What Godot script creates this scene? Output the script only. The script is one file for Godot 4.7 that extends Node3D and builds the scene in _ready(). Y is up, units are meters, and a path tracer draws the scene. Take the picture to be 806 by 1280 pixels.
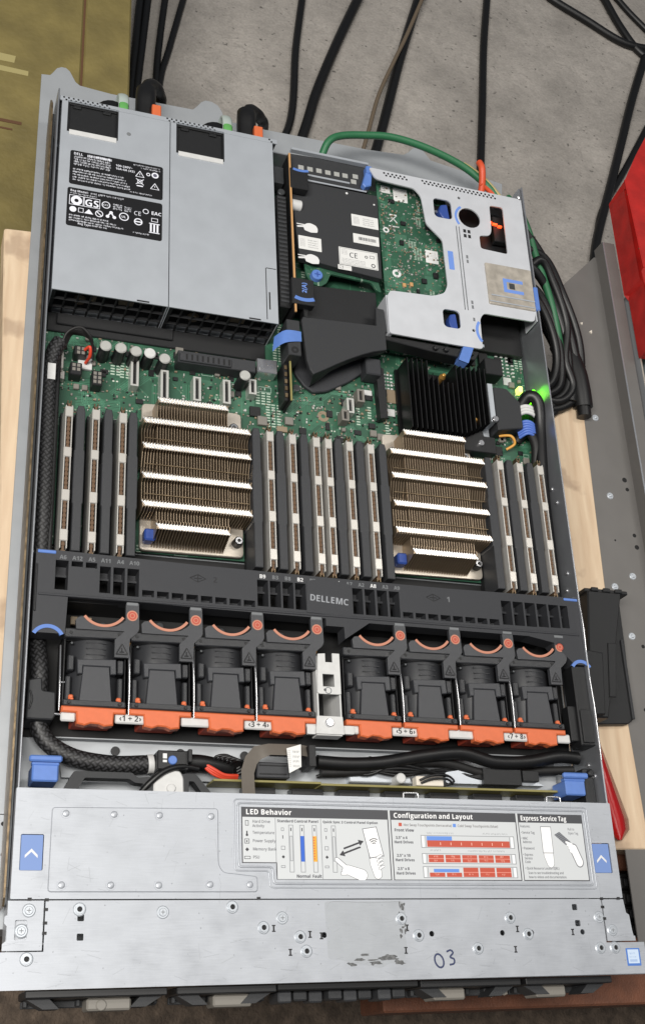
extends Node3D
# An opened 1U rack server on planks, seen from above. Lengths are given in millimetres and built in metres.

var M := {}
var T := {}
var base_of := {}
var taken := {}
var rng := RandomNumberGenerator.new()


class Shape:
	var V := PackedVector3Array()
	var starts := PackedInt32Array()
	var N := PackedVector3Array()
	var U := PackedVector2Array()
	var X := Transform3D()
	var uv_at := Vector2.ZERO
	var uv_size := Vector2(100, 100)

	func uvp(p: Vector3) -> Vector2:
		return Vector2((p.x - uv_at.x) / uv_size.x, (p.z - uv_at.y) / uv_size.y)

	func tri(a: Vector3, b: Vector3, c: Vector3, na: Vector3, nb: Vector3, nc: Vector3, ua = null, ub = null, uc = null) -> void:
		if ua == null:
			ua = uvp(a)
			ub = uvp(b)
			uc = uvp(c)
		if (b - a).cross(c - a).dot(na + nb + nc) > 0.0:
			var t := b
			b = c
			c = t
			t = nb
			nb = nc
			nc = t
			var tu = ub
			ub = uc
			uc = tu
		V.append(X * a)
		V.append(X * b)
		V.append(X * c)
		N.append((X.basis * na).normalized())
		N.append((X.basis * nb).normalized())
		N.append((X.basis * nc).normalized())
		U.append(ua)
		U.append(ub)
		U.append(uc)

	func quad(a: Vector3, b: Vector3, c: Vector3, d: Vector3, hint: Vector3) -> void:
		var n := (c - a).cross(d - b).normalized()
		if n.dot(hint) < 0.0:
			n = -n
		tri(a, b, c, n, n, n)
		tri(a, c, d, n, n, n)

	func quad_uv(a: Vector3, b: Vector3, c: Vector3, d: Vector3, hint: Vector3) -> void:
		var n := (c - a).cross(d - b).normalized()
		if n.dot(hint) < 0.0:
			n = -n
		tri(a, b, c, n, n, n, Vector2(0, 0), Vector2(1, 0), Vector2(1, 1))
		tri(a, c, d, n, n, n, Vector2(0, 0), Vector2(1, 1), Vector2(0, 1))

	# a box with chamfered edges
	func box(x0: float, x1: float, y0: float, y1: float, z0: float, z1: float, c := 0.35) -> Shape:
		starts.append(V.size())
		var o := Vector3((x0 + x1) / 2, (y0 + y1) / 2, (z0 + z1) / 2)
		var h := Vector3(absf(x1 - x0) / 2, absf(y1 - y0) / 2, absf(z1 - z0) / 2)
		c = minf(c, minf(h.x, minf(h.y, h.z)) * 0.6)
		var i := h - Vector3(c, c, c)
		for ax in 3:
			var b := (ax + 1) % 3
			var d := (ax + 2) % 3
			for s in [-1.0, 1.0]:
				var q: Array[Vector3] = []
				for k in [[-1, -1], [1, -1], [1, 1], [-1, 1]]:
					var p := Vector3.ZERO
					p[ax] = h[ax] * s
					p[b] = i[b] * k[0]
					p[d] = i[d] * k[1]
					q.append(o + p)
				var n := Vector3.ZERO
				n[ax] = s
				quad(q[0], q[1], q[2], q[3], n)
				if c > 0.0:
					for s2 in [-1.0, 1.0]:
						var e: Array[Vector3] = []
						for k in [[0, -1], [0, 1], [1, 1], [1, -1]]:
							var p := Vector3.ZERO
							p[ax] = (h[ax] if k[0] == 0 else i[ax]) * s
							p[b] = (i[b] if k[0] == 0 else h[b]) * s2
							p[d] = i[d] * k[1]
							e.append(o + p)
						var n2 := Vector3.ZERO
						n2[ax] = s
						n2[b] = s2
						quad(e[0], e[1], e[2], e[3], n2)
		if c > 0.0:
			for sx in [-1.0, 1.0]:
				for sy in [-1.0, 1.0]:
					for sz in [-1.0, 1.0]:
						var n := Vector3(sx, sy, sz).normalized()
						tri(o + Vector3(h.x * sx, i.y * sy, i.z * sz), o + Vector3(i.x * sx, h.y * sy, i.z * sz), o + Vector3(i.x * sx, i.y * sy, h.z * sz), n, n, n)
		return self

	# a sheet or slab: an outline in x and z between two heights, with holes cut through
	func plate(poly: PackedVector2Array, y0: float, y1: float, holes: Array = [], with_bottom := true, c := 0.0) -> Shape:
		starts.append(V.size())
		var pieces: Array = [poly]
		for hole: PackedVector2Array in holes:
			var cx := 0.0
			for p in hole:
				cx += p.x / hole.size()
			var fresh: Array = []
			for pc: PackedVector2Array in pieces:
				if Geometry2D.intersect_polygons(pc, hole).is_empty():
					fresh.append(pc)
					continue
				for r in [[-9000.0, cx], [cx, 9000.0]]:
					var side := PackedVector2Array([Vector2(r[0], -9000), Vector2(r[1], -9000), Vector2(r[1], 9000), Vector2(r[0], 9000)])
					for half in Geometry2D.intersect_polygons(pc, side):
						for left in Geometry2D.clip_polygons(half, hole):
							fresh.append(left)
			pieces = fresh
		for pc: PackedVector2Array in pieces:
			var flat := pc
			if c > 0.0 and holes.is_empty():
				var inner := Geometry2D.offset_polygon(pc, -c, Geometry2D.JOIN_MITER)
				if inner.size() == 1 and inner[0].size() == pc.size():
					flat = inner[0]
			var ix := Geometry2D.triangulate_polygon(flat)
			for k in range(0, ix.size(), 3):
				for y in ([y0, y1] if with_bottom else [y1]):
					var n := Vector3(0, 1 if y == y1 else -1, 0)
					tri(v3(flat[ix[k]], y), v3(flat[ix[k + 1]], y), v3(flat[ix[k + 2]], y), n, n, n)
			if flat != pc:
				for k in flat.size():
					var a := v3(flat[k], y1)
					var b := v3(flat[(k + 1) % flat.size()], y1)
					var best := 0
					for j in pc.size():
						if pc[j].distance_to(flat[k]) < pc[best].distance_to(flat[k]):
							best = j
					var best2 := 0
					for j in pc.size():
						if pc[j].distance_to(flat[(k + 1) % flat.size()]) < pc[best2].distance_to(flat[(k + 1) % flat.size()]):
							best2 = j
					quad(a, b, v3(pc[best2], y1 - c), v3(pc[best], y1 - c), Vector3.UP)
		rim(poly, y0, y1 - (c if holes.is_empty() else 0.0), 1.0)
		for hole: PackedVector2Array in holes:
			rim(hole, y0, y1, -1.0)
		return self

	func v3(p: Vector2, y: float) -> Vector3:
		return Vector3(p.x, y, p.y)

	func rim(loop: PackedVector2Array, y0: float, y1: float, out: float) -> void:
		var area := 0.0
		for k in loop.size():
			area += loop[k].cross(loop[(k + 1) % loop.size()])
		for k in loop.size():
			var a := loop[k]
			var b := loop[(k + 1) % loop.size()]
			var e := b - a
			var n2 := Vector2(e.y, -e.x) * signf(area) * out
			quad(v3(a, y0), v3(b, y0), v3(b, y1), v3(a, y1), Vector3(n2.x, 0, n2.y))

	# a round bar, cone or disc standing on p along an axis
	func cyl(p: Vector3, axis: Vector3, r0: float, r1: float, h: float, sides := 14, c := 0.0) -> Shape:
		starts.append(V.size())
		axis = axis.normalized()
		var a := axis.cross(Vector3.RIGHT if absf(axis.x) < 0.8 else Vector3.BACK).normalized()
		var b := axis.cross(a)
		var rings: Array = [[0.0, r0], [h - c, r1], [h, r1 - c]] if c > 0.0 else [[0.0, r0], [h, r1]]
		var last: Array = rings[-1]
		for k in sides:
			var d0 := a * cos(TAU * k / sides) + b * sin(TAU * k / sides)
			var d1 := a * cos(TAU * (k + 1) / sides) + b * sin(TAU * (k + 1) / sides)
			for q in rings.size() - 1:
				var l: Array = rings[q]
				var m: Array = rings[q + 1]
				var sl: Vector3 = axis * ((l[1] - m[1]) / maxf(0.001, m[0] - l[0]))
				var n0: Vector3 = (d0 + sl).normalized()
				var n1: Vector3 = (d1 + sl).normalized()
				var w: Array[Vector3] = [p + axis * l[0] + d0 * l[1], p + axis * l[0] + d1 * l[1], p + axis * m[0] + d1 * m[1], p + axis * m[0] + d0 * m[1]]
				tri(w[0], w[1], w[2], n0, n1, n1)
				tri(w[0], w[2], w[3], n0, n1, n0)
			tri(p + axis * last[0], p + axis * last[0] + d0 * last[1], p + axis * last[0] + d1 * last[1], axis, axis, axis)
			tri(p, p + d0 * r0, p + d1 * r0, -axis, -axis, -axis)
		return self

	# a flat or domed head
	func dome(p: Vector3, r: float, h: float, sides := 14) -> Shape:
		starts.append(V.size())
		var rows := 4
		for q in rows:
			var t0 := PI / 2 * q / rows
			var t1 := PI / 2 * (q + 1) / rows
			for k in sides:
				var w: Array[Vector3] = []
				var n: Array[Vector3] = []
				for s in [[t0, k], [t0, k + 1], [t1, k + 1], [t1, k]]:
					var g: float = TAU * s[1] / sides
					var d := Vector3(cos(g) * cos(s[0]), sin(s[0]), sin(g) * cos(s[0]))
					w.append(p + Vector3(d.x * r, d.y * h, d.z * r))
					n.append(Vector3(d.x / r, d.y / h, d.z / r).normalized())
				tri(w[0], w[1], w[2], n[0], n[1], n[2])
				if q < rows - 1:
					tri(w[0], w[2], w[3], n[0], n[2], n[3])
		return self

	# a flat ring or part of one, lying level
	func arc(o: Vector3, r0: float, r1: float, h: float, from := 0.0, to := TAU, steps := 20) -> Shape:
		starts.append(V.size())
		for k in steps:
			var w: Array[Vector3] = []
			for s in [k, k + 1]:
				var g := lerpf(from, to, float(s) / steps)
				w.append(o + Vector3(cos(g), 0, sin(g)) * r0)
				w.append(o + Vector3(cos(g), 0, sin(g)) * r1)
			var u := Vector3(0, h, 0)
			quad(w[0] + u, w[1] + u, w[3] + u, w[2] + u, Vector3.UP)
			quad(w[1], w[3], w[3] + u, w[1] + u, w[1] - o)
			quad(w[0], w[2], w[2] + u, w[0] + u, o - w[0])
		return self

	# a hose or cable through points
	func tube(pts: PackedVector3Array, r: float, sides := 10, fine := 6, flat := 1.0) -> Shape:
		starts.append(V.size())
		var path := PackedVector3Array()
		for k in pts.size() - 1:
			var a := pts[maxi(k - 1, 0)]
			var d := pts[mini(k + 2, pts.size() - 1)]
			for s in fine:
				path.append(pts[k].cubic_interpolate(pts[k + 1], a, d, float(s) / fine))
		path.append(pts[-1])
		var up := Vector3.UP
		var rows: Array = []
		var along := 0.0
		for k in path.size():
			var t := (path[mini(k + 1, path.size() - 1)] - path[maxi(k - 1, 0)]).normalized()
			var side := t.cross(up)
			if side.length() < 0.05:
				side = t.cross(Vector3.RIGHT)
			side = side.normalized()
			up = side.cross(t).normalized()
			if k > 0:
				along += path[k].distance_to(path[k - 1])
			rows.append([path[k], side, up, along])
		for k in rows.size() - 1:
			for s in sides:
				var w: Array[Vector3] = []
				var n: Array[Vector3] = []
				var u: Array[Vector2] = []
				for q in [[k, s], [k, s + 1], [k + 1, s + 1], [k + 1, s]]:
					var row: Array = rows[q[0]]
					var g: float = TAU * q[1] / sides
					var d: Vector3 = row[1] * cos(g) + row[2] * sin(g) * flat
					w.append(row[0] + d * r)
					n.append((row[1] * cos(g) * flat + row[2] * sin(g)).normalized())
					u.append(Vector2(float(q[1]) / sides, row[3] / (TAU * r)))
				tri(w[0], w[1], w[2], n[0], n[1], n[2], u[0], u[1], u[2])
				tri(w[0], w[2], w[3], n[0], n[2], n[3], u[0], u[2], u[3])
		for e in [0, rows.size() - 1]:
			var row: Array = rows[e]
			var out: Vector3 = row[1].cross(row[2]) * (1.0 if e == 0 else -1.0)
			for s in sides:
				var g0 := TAU * s / sides
				var g1 := TAU * (s + 1) / sides
				tri(row[0], row[0] + (row[1] * cos(g0) + row[2] * sin(g0) * flat) * r, row[0] + (row[1] * cos(g1) + row[2] * sin(g1) * flat) * r, out, out, out)
		return self

	# a smooth skin over a grid of points [rows][columns]
	func skin(grid: Array, hint: Vector3) -> Shape:
		starts.append(V.size())
		var nr := grid.size()
		var nc: int = grid[0].size()
		var norm: Array = []
		for r in nr:
			var line: Array = []
			for c in nc:
				var du: Vector3 = grid[r][mini(c + 1, nc - 1)] - grid[r][maxi(c - 1, 0)]
				var dv: Vector3 = grid[mini(r + 1, nr - 1)][c] - grid[maxi(r - 1, 0)][c]
				var n := du.cross(dv).normalized()
				line.append(n if n.dot(hint) >= 0 else -n)
			norm.append(line)
		for r in nr - 1:
			for c in nc - 1:
				tri(grid[r][c], grid[r][c + 1], grid[r + 1][c + 1], norm[r][c], norm[r][c + 1], norm[r + 1][c + 1])
				tri(grid[r][c], grid[r + 1][c + 1], grid[r + 1][c], norm[r][c], norm[r + 1][c + 1], norm[r + 1][c])
		return self

	func pieces() -> Array:      # every box, bar or sheet in here as a shape of its own
		var r: Array = []
		for k in starts.size():
			var e: int = starts[k + 1] if k + 1 < starts.size() else V.size()
			var o := Shape.new()
			o.V = V.slice(starts[k], e)
			o.N = N.slice(starts[k], e)
			o.U = U.slice(starts[k], e)
			r.append(o)
		return r

	func mesh(at: Vector3) -> ArrayMesh:
		var a := []
		a.resize(Mesh.ARRAY_MAX)
		var w := V.duplicate()
		for k in w.size():
			w[k] = (w[k] - at) * 0.001
		a[Mesh.ARRAY_VERTEX] = w
		a[Mesh.ARRAY_NORMAL] = N
		a[Mesh.ARRAY_TEX_UV] = U
		var m := ArrayMesh.new()
		m.add_surface_from_arrays(Mesh.PRIMITIVE_TRIANGLES, a)
		return m


func S() -> Shape:
	return Shape.new()


func P(pairs: Array) -> PackedVector2Array:      # [x, z, x, z ...] -> outline
	var r := PackedVector2Array()
	for k in range(0, pairs.size(), 2):
		r.append(Vector2(pairs[k], pairs[k + 1]))
	return r


func R(x0: float, x1: float, z0: float, z1: float, c := 0.0) -> PackedVector2Array:   # a rectangle, its corners rounded
	if c <= 0.0:
		return P([x0, z0, x1, z0, x1, z1, x0, z1])
	var r := PackedVector2Array()
	for k in [[x1 - c, z0 + c, -PI / 2], [x1 - c, z1 - c, 0.0], [x0 + c, z1 - c, PI / 2], [x0 + c, z0 + c, PI]]:
		for q in 5:
			var g: float = k[2] + PI / 2 * q / 4
			r.append(Vector2(k[0] + cos(g) * c, k[1] + sin(g) * c))
	return r


func C(x: float, z: float, r: float, n := 12) -> PackedVector2Array:
	var o := PackedVector2Array()
	for k in n:
		o.append(Vector2(x + r * cos(TAU * k / n), z + r * sin(TAU * k / n)))
	return o


func rounded(poly: PackedVector2Array, c: float) -> PackedVector2Array:      # round every corner of an outline
	var r := PackedVector2Array()
	var n := poly.size()
	for k in n:
		var p := poly[k]
		var a := poly[(k + n - 1) % n] - p
		var b := poly[(k + 1) % n] - p
		var d := minf(c, minf(a.length(), b.length()) * 0.45)
		var s := p + a.normalized() * d
		var e := p + b.normalized() * d
		for q in 5:
			var t := q / 4.0
			r.append(s.lerp(p, t).lerp(p.lerp(e, t), t))
	return r


func Q3(y: float, pairs: Array) -> PackedVector3Array:      # a path at one height
	var r := PackedVector3Array()
	for k in range(0, pairs.size(), 2):
		r.append(Vector3(pairs[k], y, pairs[k + 1]))
	return r


func Q(triples: Array) -> PackedVector3Array:      # a path [x, y, z, x, y, z ...]
	var r := PackedVector3Array()
	for k in range(0, triples.size(), 3):
		r.append(Vector3(triples[k], triples[k + 1], triples[k + 2]))
	return r


func numbered(called: String) -> String:
	var k: int = taken.get(called, 0)
	taken[called] = k + 1
	return called if k == 0 else "%s_%03d" % [called, k]


func thing(called: String, label: String, category: String, at := Vector3.ZERO, group := "") -> Node3D:
	var o := Node3D.new()
	o.name = numbered(called)
	add_child(o)
	o.position = at * 0.001
	base_of[o] = at
	return tag(o, label, category, group)


func tag(o: Node3D, label: String, category: String, group := "") -> Node3D:
	o.set_meta("label", label)
	o.set_meta("category", category)
	if group:
		o.set_meta("group", group)
	return o


func part(called: String, s: Shape, m: Material, parent: Node3D, label := "", stuff := false) -> MeshInstance3D:
	var o := MeshInstance3D.new()
	o.name = called
	o.mesh = s.mesh(base_of[parent])
	o.material_override = m
	parent.add_child(o, true)
	base_of[o] = base_of[parent]
	if label:
		o.set_meta("label", label)
	if stuff:
		o.set_meta("kind", "stuff")
	return o


func each(called: String, s: Shape, m: Material, parent: Node3D, label := "") -> void:      # each piece a part of its own
	for p in s.pieces():
		part(called, p, m, parent, label)


func again(src: MeshInstance3D, shift: Vector3, turn := 0.0) -> MeshInstance3D:      # the same piece again, moved
	var o: MeshInstance3D = src.duplicate()
	o.name = String(src.name).rstrip("0123456789")
	src.get_parent().add_child(o, true)
	o.position = src.position + shift * 0.001
	o.rotation.y = turn
	base_of[o] = base_of[src]
	return o


func lone(called: String, s: Shape, m: Material, label: String, category: String, at := Vector3.ZERO, group := "") -> MeshInstance3D:
	var o := MeshInstance3D.new()
	o.name = numbered(called)
	o.mesh = s.mesh(at)
	o.material_override = m
	add_child(o)
	o.position = at * 0.001
	base_of[o] = at
	tag(o, label, category, group)
	return o


func setting(called: String, s: Shape, m: Material) -> MeshInstance3D:
	var o := MeshInstance3D.new()
	o.name = numbered(called)
	o.mesh = s.mesh(Vector3.ZERO)
	o.material_override = m
	o.set_meta("kind", "structure")
	add_child(o)
	return o


func dup(root: Node3D, shift: Vector3, label: String, called := "") -> Node3D:
	var c: Node3D = root.duplicate()
	c.name = numbered(called if called else String(root.name).rstrip("0123456789").trim_suffix("_"))
	add_child(c)
	c.position = root.position + shift * 0.001
	c.set_meta("label", label)
	base_of[c] = base_of[root] + shift
	return c


func nth(k: int) -> String:
	return ["first", "second", "third", "fourth", "fifth", "sixth", "seventh", "eighth"][k]


# ---- lettering drawn into a picture
var font_rids := {}

func write(im: Image, x: float, y: float, text: String, size: int, ink: Color, bold := false, stretch := 1.0) -> float:
	var key := "b" if bold else "r"
	if not font_rids.has(key):
		var f := SystemFont.new()
		f.font_names = PackedStringArray(["Droid Sans"])
		f.font_weight = 700 if bold else 400
		font_rids[key] = [f, f.get_rids()[0]]
	var rid: RID = font_rids[key][1]
	var ts := TextServerManager.get_primary_interface()
	var sz := Vector2i(size, 0)
	for ch in text:
		var gi := ts.font_get_glyph_index(rid, size, ch.unicode_at(0), 0)
		ts.font_render_glyph(rid, sz, gi)
		var ti := ts.font_get_glyph_texture_idx(rid, sz, gi)
		if ti >= 0:
			var box := ts.font_get_glyph_uv_rect(rid, sz, gi)
			var off := ts.font_get_glyph_offset(rid, sz, gi)
			var sheet := ts.font_get_texture_image(rid, sz, ti)
			for v in int(box.size.y):
				for u in int(box.size.x):
					var a := sheet.get_pixel(int(box.position.x) + u, int(box.position.y) + v).a
					var px := int(x + off.x + u)
					var py := int(y + off.y + v)
					if a > 0.02 and px >= 0 and py >= 0 and px < im.get_width() and py < im.get_height():
						im.set_pixel(px, py, im.get_pixel(px, py).lerp(Color(ink.r, ink.g, ink.b), a * ink.a))
		x += ts.font_get_glyph_advance(rid, size, gi).x * stretch
	return x


func fill(im: Image, x: float, y: float, w: float, h: float, c: Color) -> void:
	im.fill_rect(Rect2i(int(x), int(y), maxi(1, int(w)), maxi(1, int(h))), c)


func frame(im: Image, x: float, y: float, w: float, h: float, t: float, c: Color) -> void:
	fill(im, x, y, w, t, c)
	fill(im, x, y + h - t, w, t, c)
	fill(im, x, y, t, h, c)
	fill(im, x + w - t, y, t, h, c)


func line(im: Image, a: Vector2, b: Vector2, w: float, c: Color) -> void:
	var n := int(a.distance_to(b)) + 1
	for k in n + 1:
		var p := a.lerp(b, float(k) / n)
		fill(im, p.x - w / 2, p.y - w / 2, w, w, c)


func disc(im: Image, x: float, y: float, r: float, c: Color, hole := 0.0) -> void:
	for v in range(int(y - r), int(y + r) + 1):
		for u in range(int(x - r), int(x + r) + 1):
			var d := Vector2(u - x, v - y).length()
			if d <= r and d >= hole and u >= 0 and v >= 0 and u < im.get_width() and v < im.get_height():
				im.set_pixel(u, v, c)


func small_print(im: Image, x: float, y: float, w: float, h: float, c: Color, r: RandomNumberGenerator, more := 0.0) -> void:      # print too small to read: word-long strokes
	var u := x
	while u < x + w:
		var l := r.randf_range(h * 0.6, h * 3.4)
		var k := u
		while k < minf(u + l, x + w):
			var t := r.randf_range(0.25 + more, minf(0.7 + more, 1.0))
			fill(im, k, y + r.randf_range(0, h * 0.3), maxf(1, h * (0.22 + more * 0.2)), h * r.randf_range(0.6, 1.0), im.get_pixel(int(k), int(y)).lerp(c, t))
			k += h * 0.42
		u += l + h * 0.5


func blank(w: int, h: int, c: Color) -> Image:
	var im := Image.create(w, h, false, Image.FORMAT_RGBA8)
	im.fill(c)
	return im


func print_mat(im: Image, rough := 0.5) -> StandardMaterial3D:
	var m := StandardMaterial3D.new()
	m.albedo_texture = ImageTexture.create_from_image(im)
	m.roughness = rough
	m.texture_repeat = false
	return m


# ---- materials
func noise_tex(key: String, kind: int, freq: float, lo: float, hi: float, size := 512, octaves := 4, sd := 1, normal := false, bump := 4.0) -> NoiseTexture2D:
	if T.has(key):
		return T[key]
	var n := FastNoiseLite.new()
	n.noise_type = kind
	n.frequency = freq
	n.fractal_octaves = octaves
	n.seed = sd
	var t := NoiseTexture2D.new()
	t.width = size
	t.height = size
	t.seamless = true
	t.noise = n
	if normal:
		t.as_normal_map = true
		t.bump_strength = bump
	else:
		var g := Gradient.new()
		g.set_color(0, Color(lo, lo, lo))
		g.set_color(1, Color(hi, hi, hi))
		t.color_ramp = g
	T[key] = t
	return t


func mat(key: String, c: Color, rough := 0.5, metal := 0.0, tex := "", scale := 12.0, grain := "", grain_scale := 0.3) -> StandardMaterial3D:
	if M.has(key):
		return M[key]
	var m := StandardMaterial3D.new()
	m.resource_name = key
	m.albedo_color = c
	m.roughness = rough
	m.metallic = metal
	if tex or grain:
		m.uv1_triplanar = true
		m.uv1_scale = Vector3.ONE * scale
	if tex:
		m.albedo_texture = T[tex]
	if grain:
		m.normal_enabled = true
		m.normal_texture = T[grain]
		m.normal_scale = grain_scale
	M[key] = m
	return m


func make_materials() -> void:
	var SX := FastNoiseLite.TYPE_SIMPLEX_SMOOTH
	noise_tex("cloud", SX, 0.006, 0.80, 1.0, 512, 5, 3)
	noise_tex("soft", SX, 0.01, 0.955, 1.0, 512, 4, 4)
	noise_tex("speck", SX, 0.09, 0.78, 1.0, 512, 3, 5)
	noise_tex("fine_n", SX, 0.25, 0, 1, 512, 2, 6, true, 3.0)
	noise_tex("rough_n", SX, 0.05, 0, 1, 512, 5, 7, true, 6.0)
	noise_tex("wear", SX, 0.012, 0.6, 1.0, 512, 6, 8)
	wood_texture()
	concrete_texture()
	scratch_texture()
	board_texture()
	weave_texture()
	mat("steel_scuff", Color(0.655, 0.67, 0.69), 0.5, 0.3, "brushed", 11.0)
	mat("scuff_dark", Color(0.47, 0.475, 0.48), 0.6, 0.2, "wear", 60.0)
	mat("steel", Color(0.69, 0.705, 0.73), 0.42, 0.35, "brushed", 7.0)
	M.steel.roughness_texture = T.scuff
	M.steel.roughness = 0.8
	mat("steel_psu", Color(0.73, 0.75, 0.775), 0.4, 0.45, "soft", 6.0)
	mat("steel_bracket", Color(0.80, 0.81, 0.83), 0.5, 0.35, "soft", 8.0)
	mat("steel_dull", Color(0.66, 0.675, 0.69), 0.48, 0.45, "soft", 6.0)
	mat("floor_shade_brown", Color(0.40, 0.345, 0.295), 0.9, 0.0, "wear", 9.0, "rough_n", 0.9)  # brown floor tone with the bench shade put into the colour
	mat("blue_label", Color(0.42, 0.52, 0.72), 0.5)
	mat("steel_wall", Color(0.66, 0.67, 0.69), 0.35, 0.75, "soft", 9.0)
	mat("steel_dark", Color(0.32, 0.33, 0.34), 0.45, 0.6, "cloud", 10.0)
	mat("chrome", Color(0.85, 0.85, 0.86), 0.22, 0.9)
	mat("nickel", Color(0.80, 0.765, 0.715), 0.36, 0.65, "soft", 20.0)
	mat("fin", Color(0.62, 0.55, 0.465), 0.34, 0.72)
	mat("fin_tab", Color(0.90, 0.895, 0.885), 0.3, 0.7)
	mat("brass", Color(0.60, 0.52, 0.41), 0.35, 0.7, "wear", 15.0)
	mat("pin_brass", Color(0.85, 0.65, 0.35), 0.3, 0.7)
	mat("spreader", Color(0.78, 0.77, 0.75), 0.35, 0.35, "soft", 25.0)
	mat("clip_silver", Color(0.76, 0.745, 0.72), 0.32, 0.4)
	mat("brown_board", Color(0.36, 0.27, 0.19), 0.6)
	mat("black", Color(0.10, 0.103, 0.11), 0.48, 0.0, "speck", 60.0, "fine_n", 0.25)
	mat("black_soft", Color(0.185, 0.19, 0.20), 0.6, 0.0, "speck", 50.0, "fine_n", 0.3)
	mat("shroud", Color(0.205, 0.21, 0.226), 0.58, 0.0, "speck", 40.0, "fine_n", 0.35)
	mat("fan_grey", Color(0.19, 0.194, 0.206), 0.38, 0.0, "speck", 45.0, "fine_n", 0.25)
	mat("fan_light", Color(0.25, 0.255, 0.27), 0.42, 0.0, "speck", 45.0, "fine_n", 0.2)
	mat("blank_grey", Color(0.215, 0.22, 0.232), 0.5, 0.0, "speck", 45.0, "fine_n", 0.25)
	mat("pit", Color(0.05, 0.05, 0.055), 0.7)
	mat("anodised", Color(0.07, 0.07, 0.075), 0.38, 0.3)
	mat("rubber", Color(0.06, 0.06, 0.065), 0.45, 0.0, "cloud", 20.0)
	mat("rubber_old", Color(0.10, 0.095, 0.095), 0.6, 0.0, "wear", 12.0)
	mat("orange", Color(0.80, 0.40, 0.235), 0.45, 0.0, "soft", 30.0, "fine_n", 0.1)
	mat("orange_pale", Color(0.70, 0.47, 0.38), 0.5)
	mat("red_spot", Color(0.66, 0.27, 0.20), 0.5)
	mat("blue", Color(0.34, 0.475, 0.74), 0.45, 0.0, "soft", 30.0)
	mat("pen", Color(0.20, 0.23, 0.36), 0.6)
	mat("blue_deep", Color(0.17, 0.27, 0.54), 0.45)
	mat("blue_print", Color(0.40, 0.53, 0.80), 0.55)
	mat("white", Color(0.77, 0.77, 0.765), 0.5, 0.0, "soft", 30.0)
	mat("white_print", Color(0.82, 0.82, 0.82), 0.6)
	mat("black_print", Color(0.10, 0.10, 0.11), 0.6)
	mat("logo_grey", Color(0.55, 0.56, 0.58), 0.6)
	mat("grey_print", Color(0.42, 0.43, 0.44), 0.6)
	mat("board_edge", Color(0.52, 0.49, 0.29), 0.5, 0.0, "soft", 30.0)
	mat("copper_edge", Color(0.80, 0.62, 0.42), 0.4, 0.3)
	mat("chip", Color(0.09, 0.09, 0.095), 0.45)
	mat("chip_grey", Color(0.46, 0.445, 0.42), 0.5)
	mat("tan", Color(0.52, 0.46, 0.38), 0.5)
	mat("solder", Color(0.78, 0.78, 0.76), 0.35, 0.5)
	mat("beige_latch", Color(0.73, 0.70, 0.655), 0.42, 0.25, "cloud", 22.0)
	mat("green_cable", Color(0.16, 0.40, 0.26), 0.5, 0.0, "soft", 30.0)
	mat("orange_cable", Color(0.78, 0.30, 0.17), 0.5)
	mat("clear_cable", Color(0.66, 0.60, 0.42), 0.45)
	mat("beige_cable", Color(0.40, 0.35, 0.29), 0.6)
	mat("flat_cable", Color(0.40, 0.375, 0.345), 0.55, 0.0, "soft", 40.0)
	mat("red_wire", Color(0.78, 0.25, 0.16), 0.5)
	mat("blue_wire", Color(0.30, 0.42, 0.72), 0.45)
	mat("yellow_wire", Color(0.80, 0.58, 0.25), 0.5)
	mat("red_paint", Color(0.70, 0.125, 0.105), 0.45, 0.0, "cloud", 10.0, "rough_n", 0.08)
	mat("olive", Color(0.48, 0.43, 0.25), 0.6, 0.0, "cloud", 5.0, "rough_n", 0.15)
	mat("olive_dark", Color(0.33, 0.22, 0.13), 0.7)
	mat("olive_pale", Color(0.60, 0.56, 0.38), 0.5)
	mat("brown_wood", Color(0.40, 0.24, 0.16), 0.7, 0.0, "cloud", 18.0, "rough_n", 0.5)
	mat("bench_dark", Color(0.17, 0.14, 0.12), 0.8, 0.0, "cloud", 12.0)
	mat("paper", Color(0.85, 0.82, 0.77), 0.7, 0.0, "soft", 30.0)
	mat("tray_steel", Color(0.44, 0.43, 0.42), 0.5, 0.3, "soft", 4.5)
	var m := mat("red_clear", Color(0.66, 0.06, 0.06), 0.2)
	m.clearcoat_enabled = true
	m.clearcoat = 0.7
	m.clearcoat_roughness = 0.1
	m = mat("lens_green", Color(0.36, 0.60, 0.33), 0.3)
	m = mat("clear_plastic", Color(0.62, 0.66, 0.64), 0.3)
	m = mat("light_green", Color(0.3, 0.9, 0.1), 0.4)
	m.emission_enabled = true
	m.emission = Color(0.45, 1.0, 0.1)
	m.emission_energy_multiplier = 2.2
	m = mat("light_yellow", Color(0.9, 0.9, 0.6), 0.4)
	m.emission_enabled = true
	m.emission = Color(0.95, 1.0, 0.45)
	m.emission_energy_multiplier = 1.3
	m = mat("light_orange", Color(0.95, 0.4, 0.2), 0.4)
	m.emission_enabled = true
	m.emission = Color(1.0, 0.30, 0.12)
	m.emission_energy_multiplier = 1.6
	for q in [["wood", "plank_tex"], ["concrete", "concrete_tex"]]:
		m = StandardMaterial3D.new()
		m.albedo_texture = T[q[1]]
		m.roughness = 0.75
		m.uv1_triplanar = true
		m.normal_enabled = true
		m.normal_texture = T[q[0] + "_n"]
		m.normal_scale = 0.5
		M[q[0]] = m
	M.wood.uv1_scale = Vector3.ONE * 3.0
	M.concrete.uv1_scale = Vector3.ONE * 0.8
	M.concrete.normal_scale = 0.9
	M.concrete.roughness = 0.9
	m = StandardMaterial3D.new()
	m.albedo_texture = T.board
	m.roughness = 0.42
	M["board"] = m
	m = StandardMaterial3D.new()
	m.albedo_texture = T.weave
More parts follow.
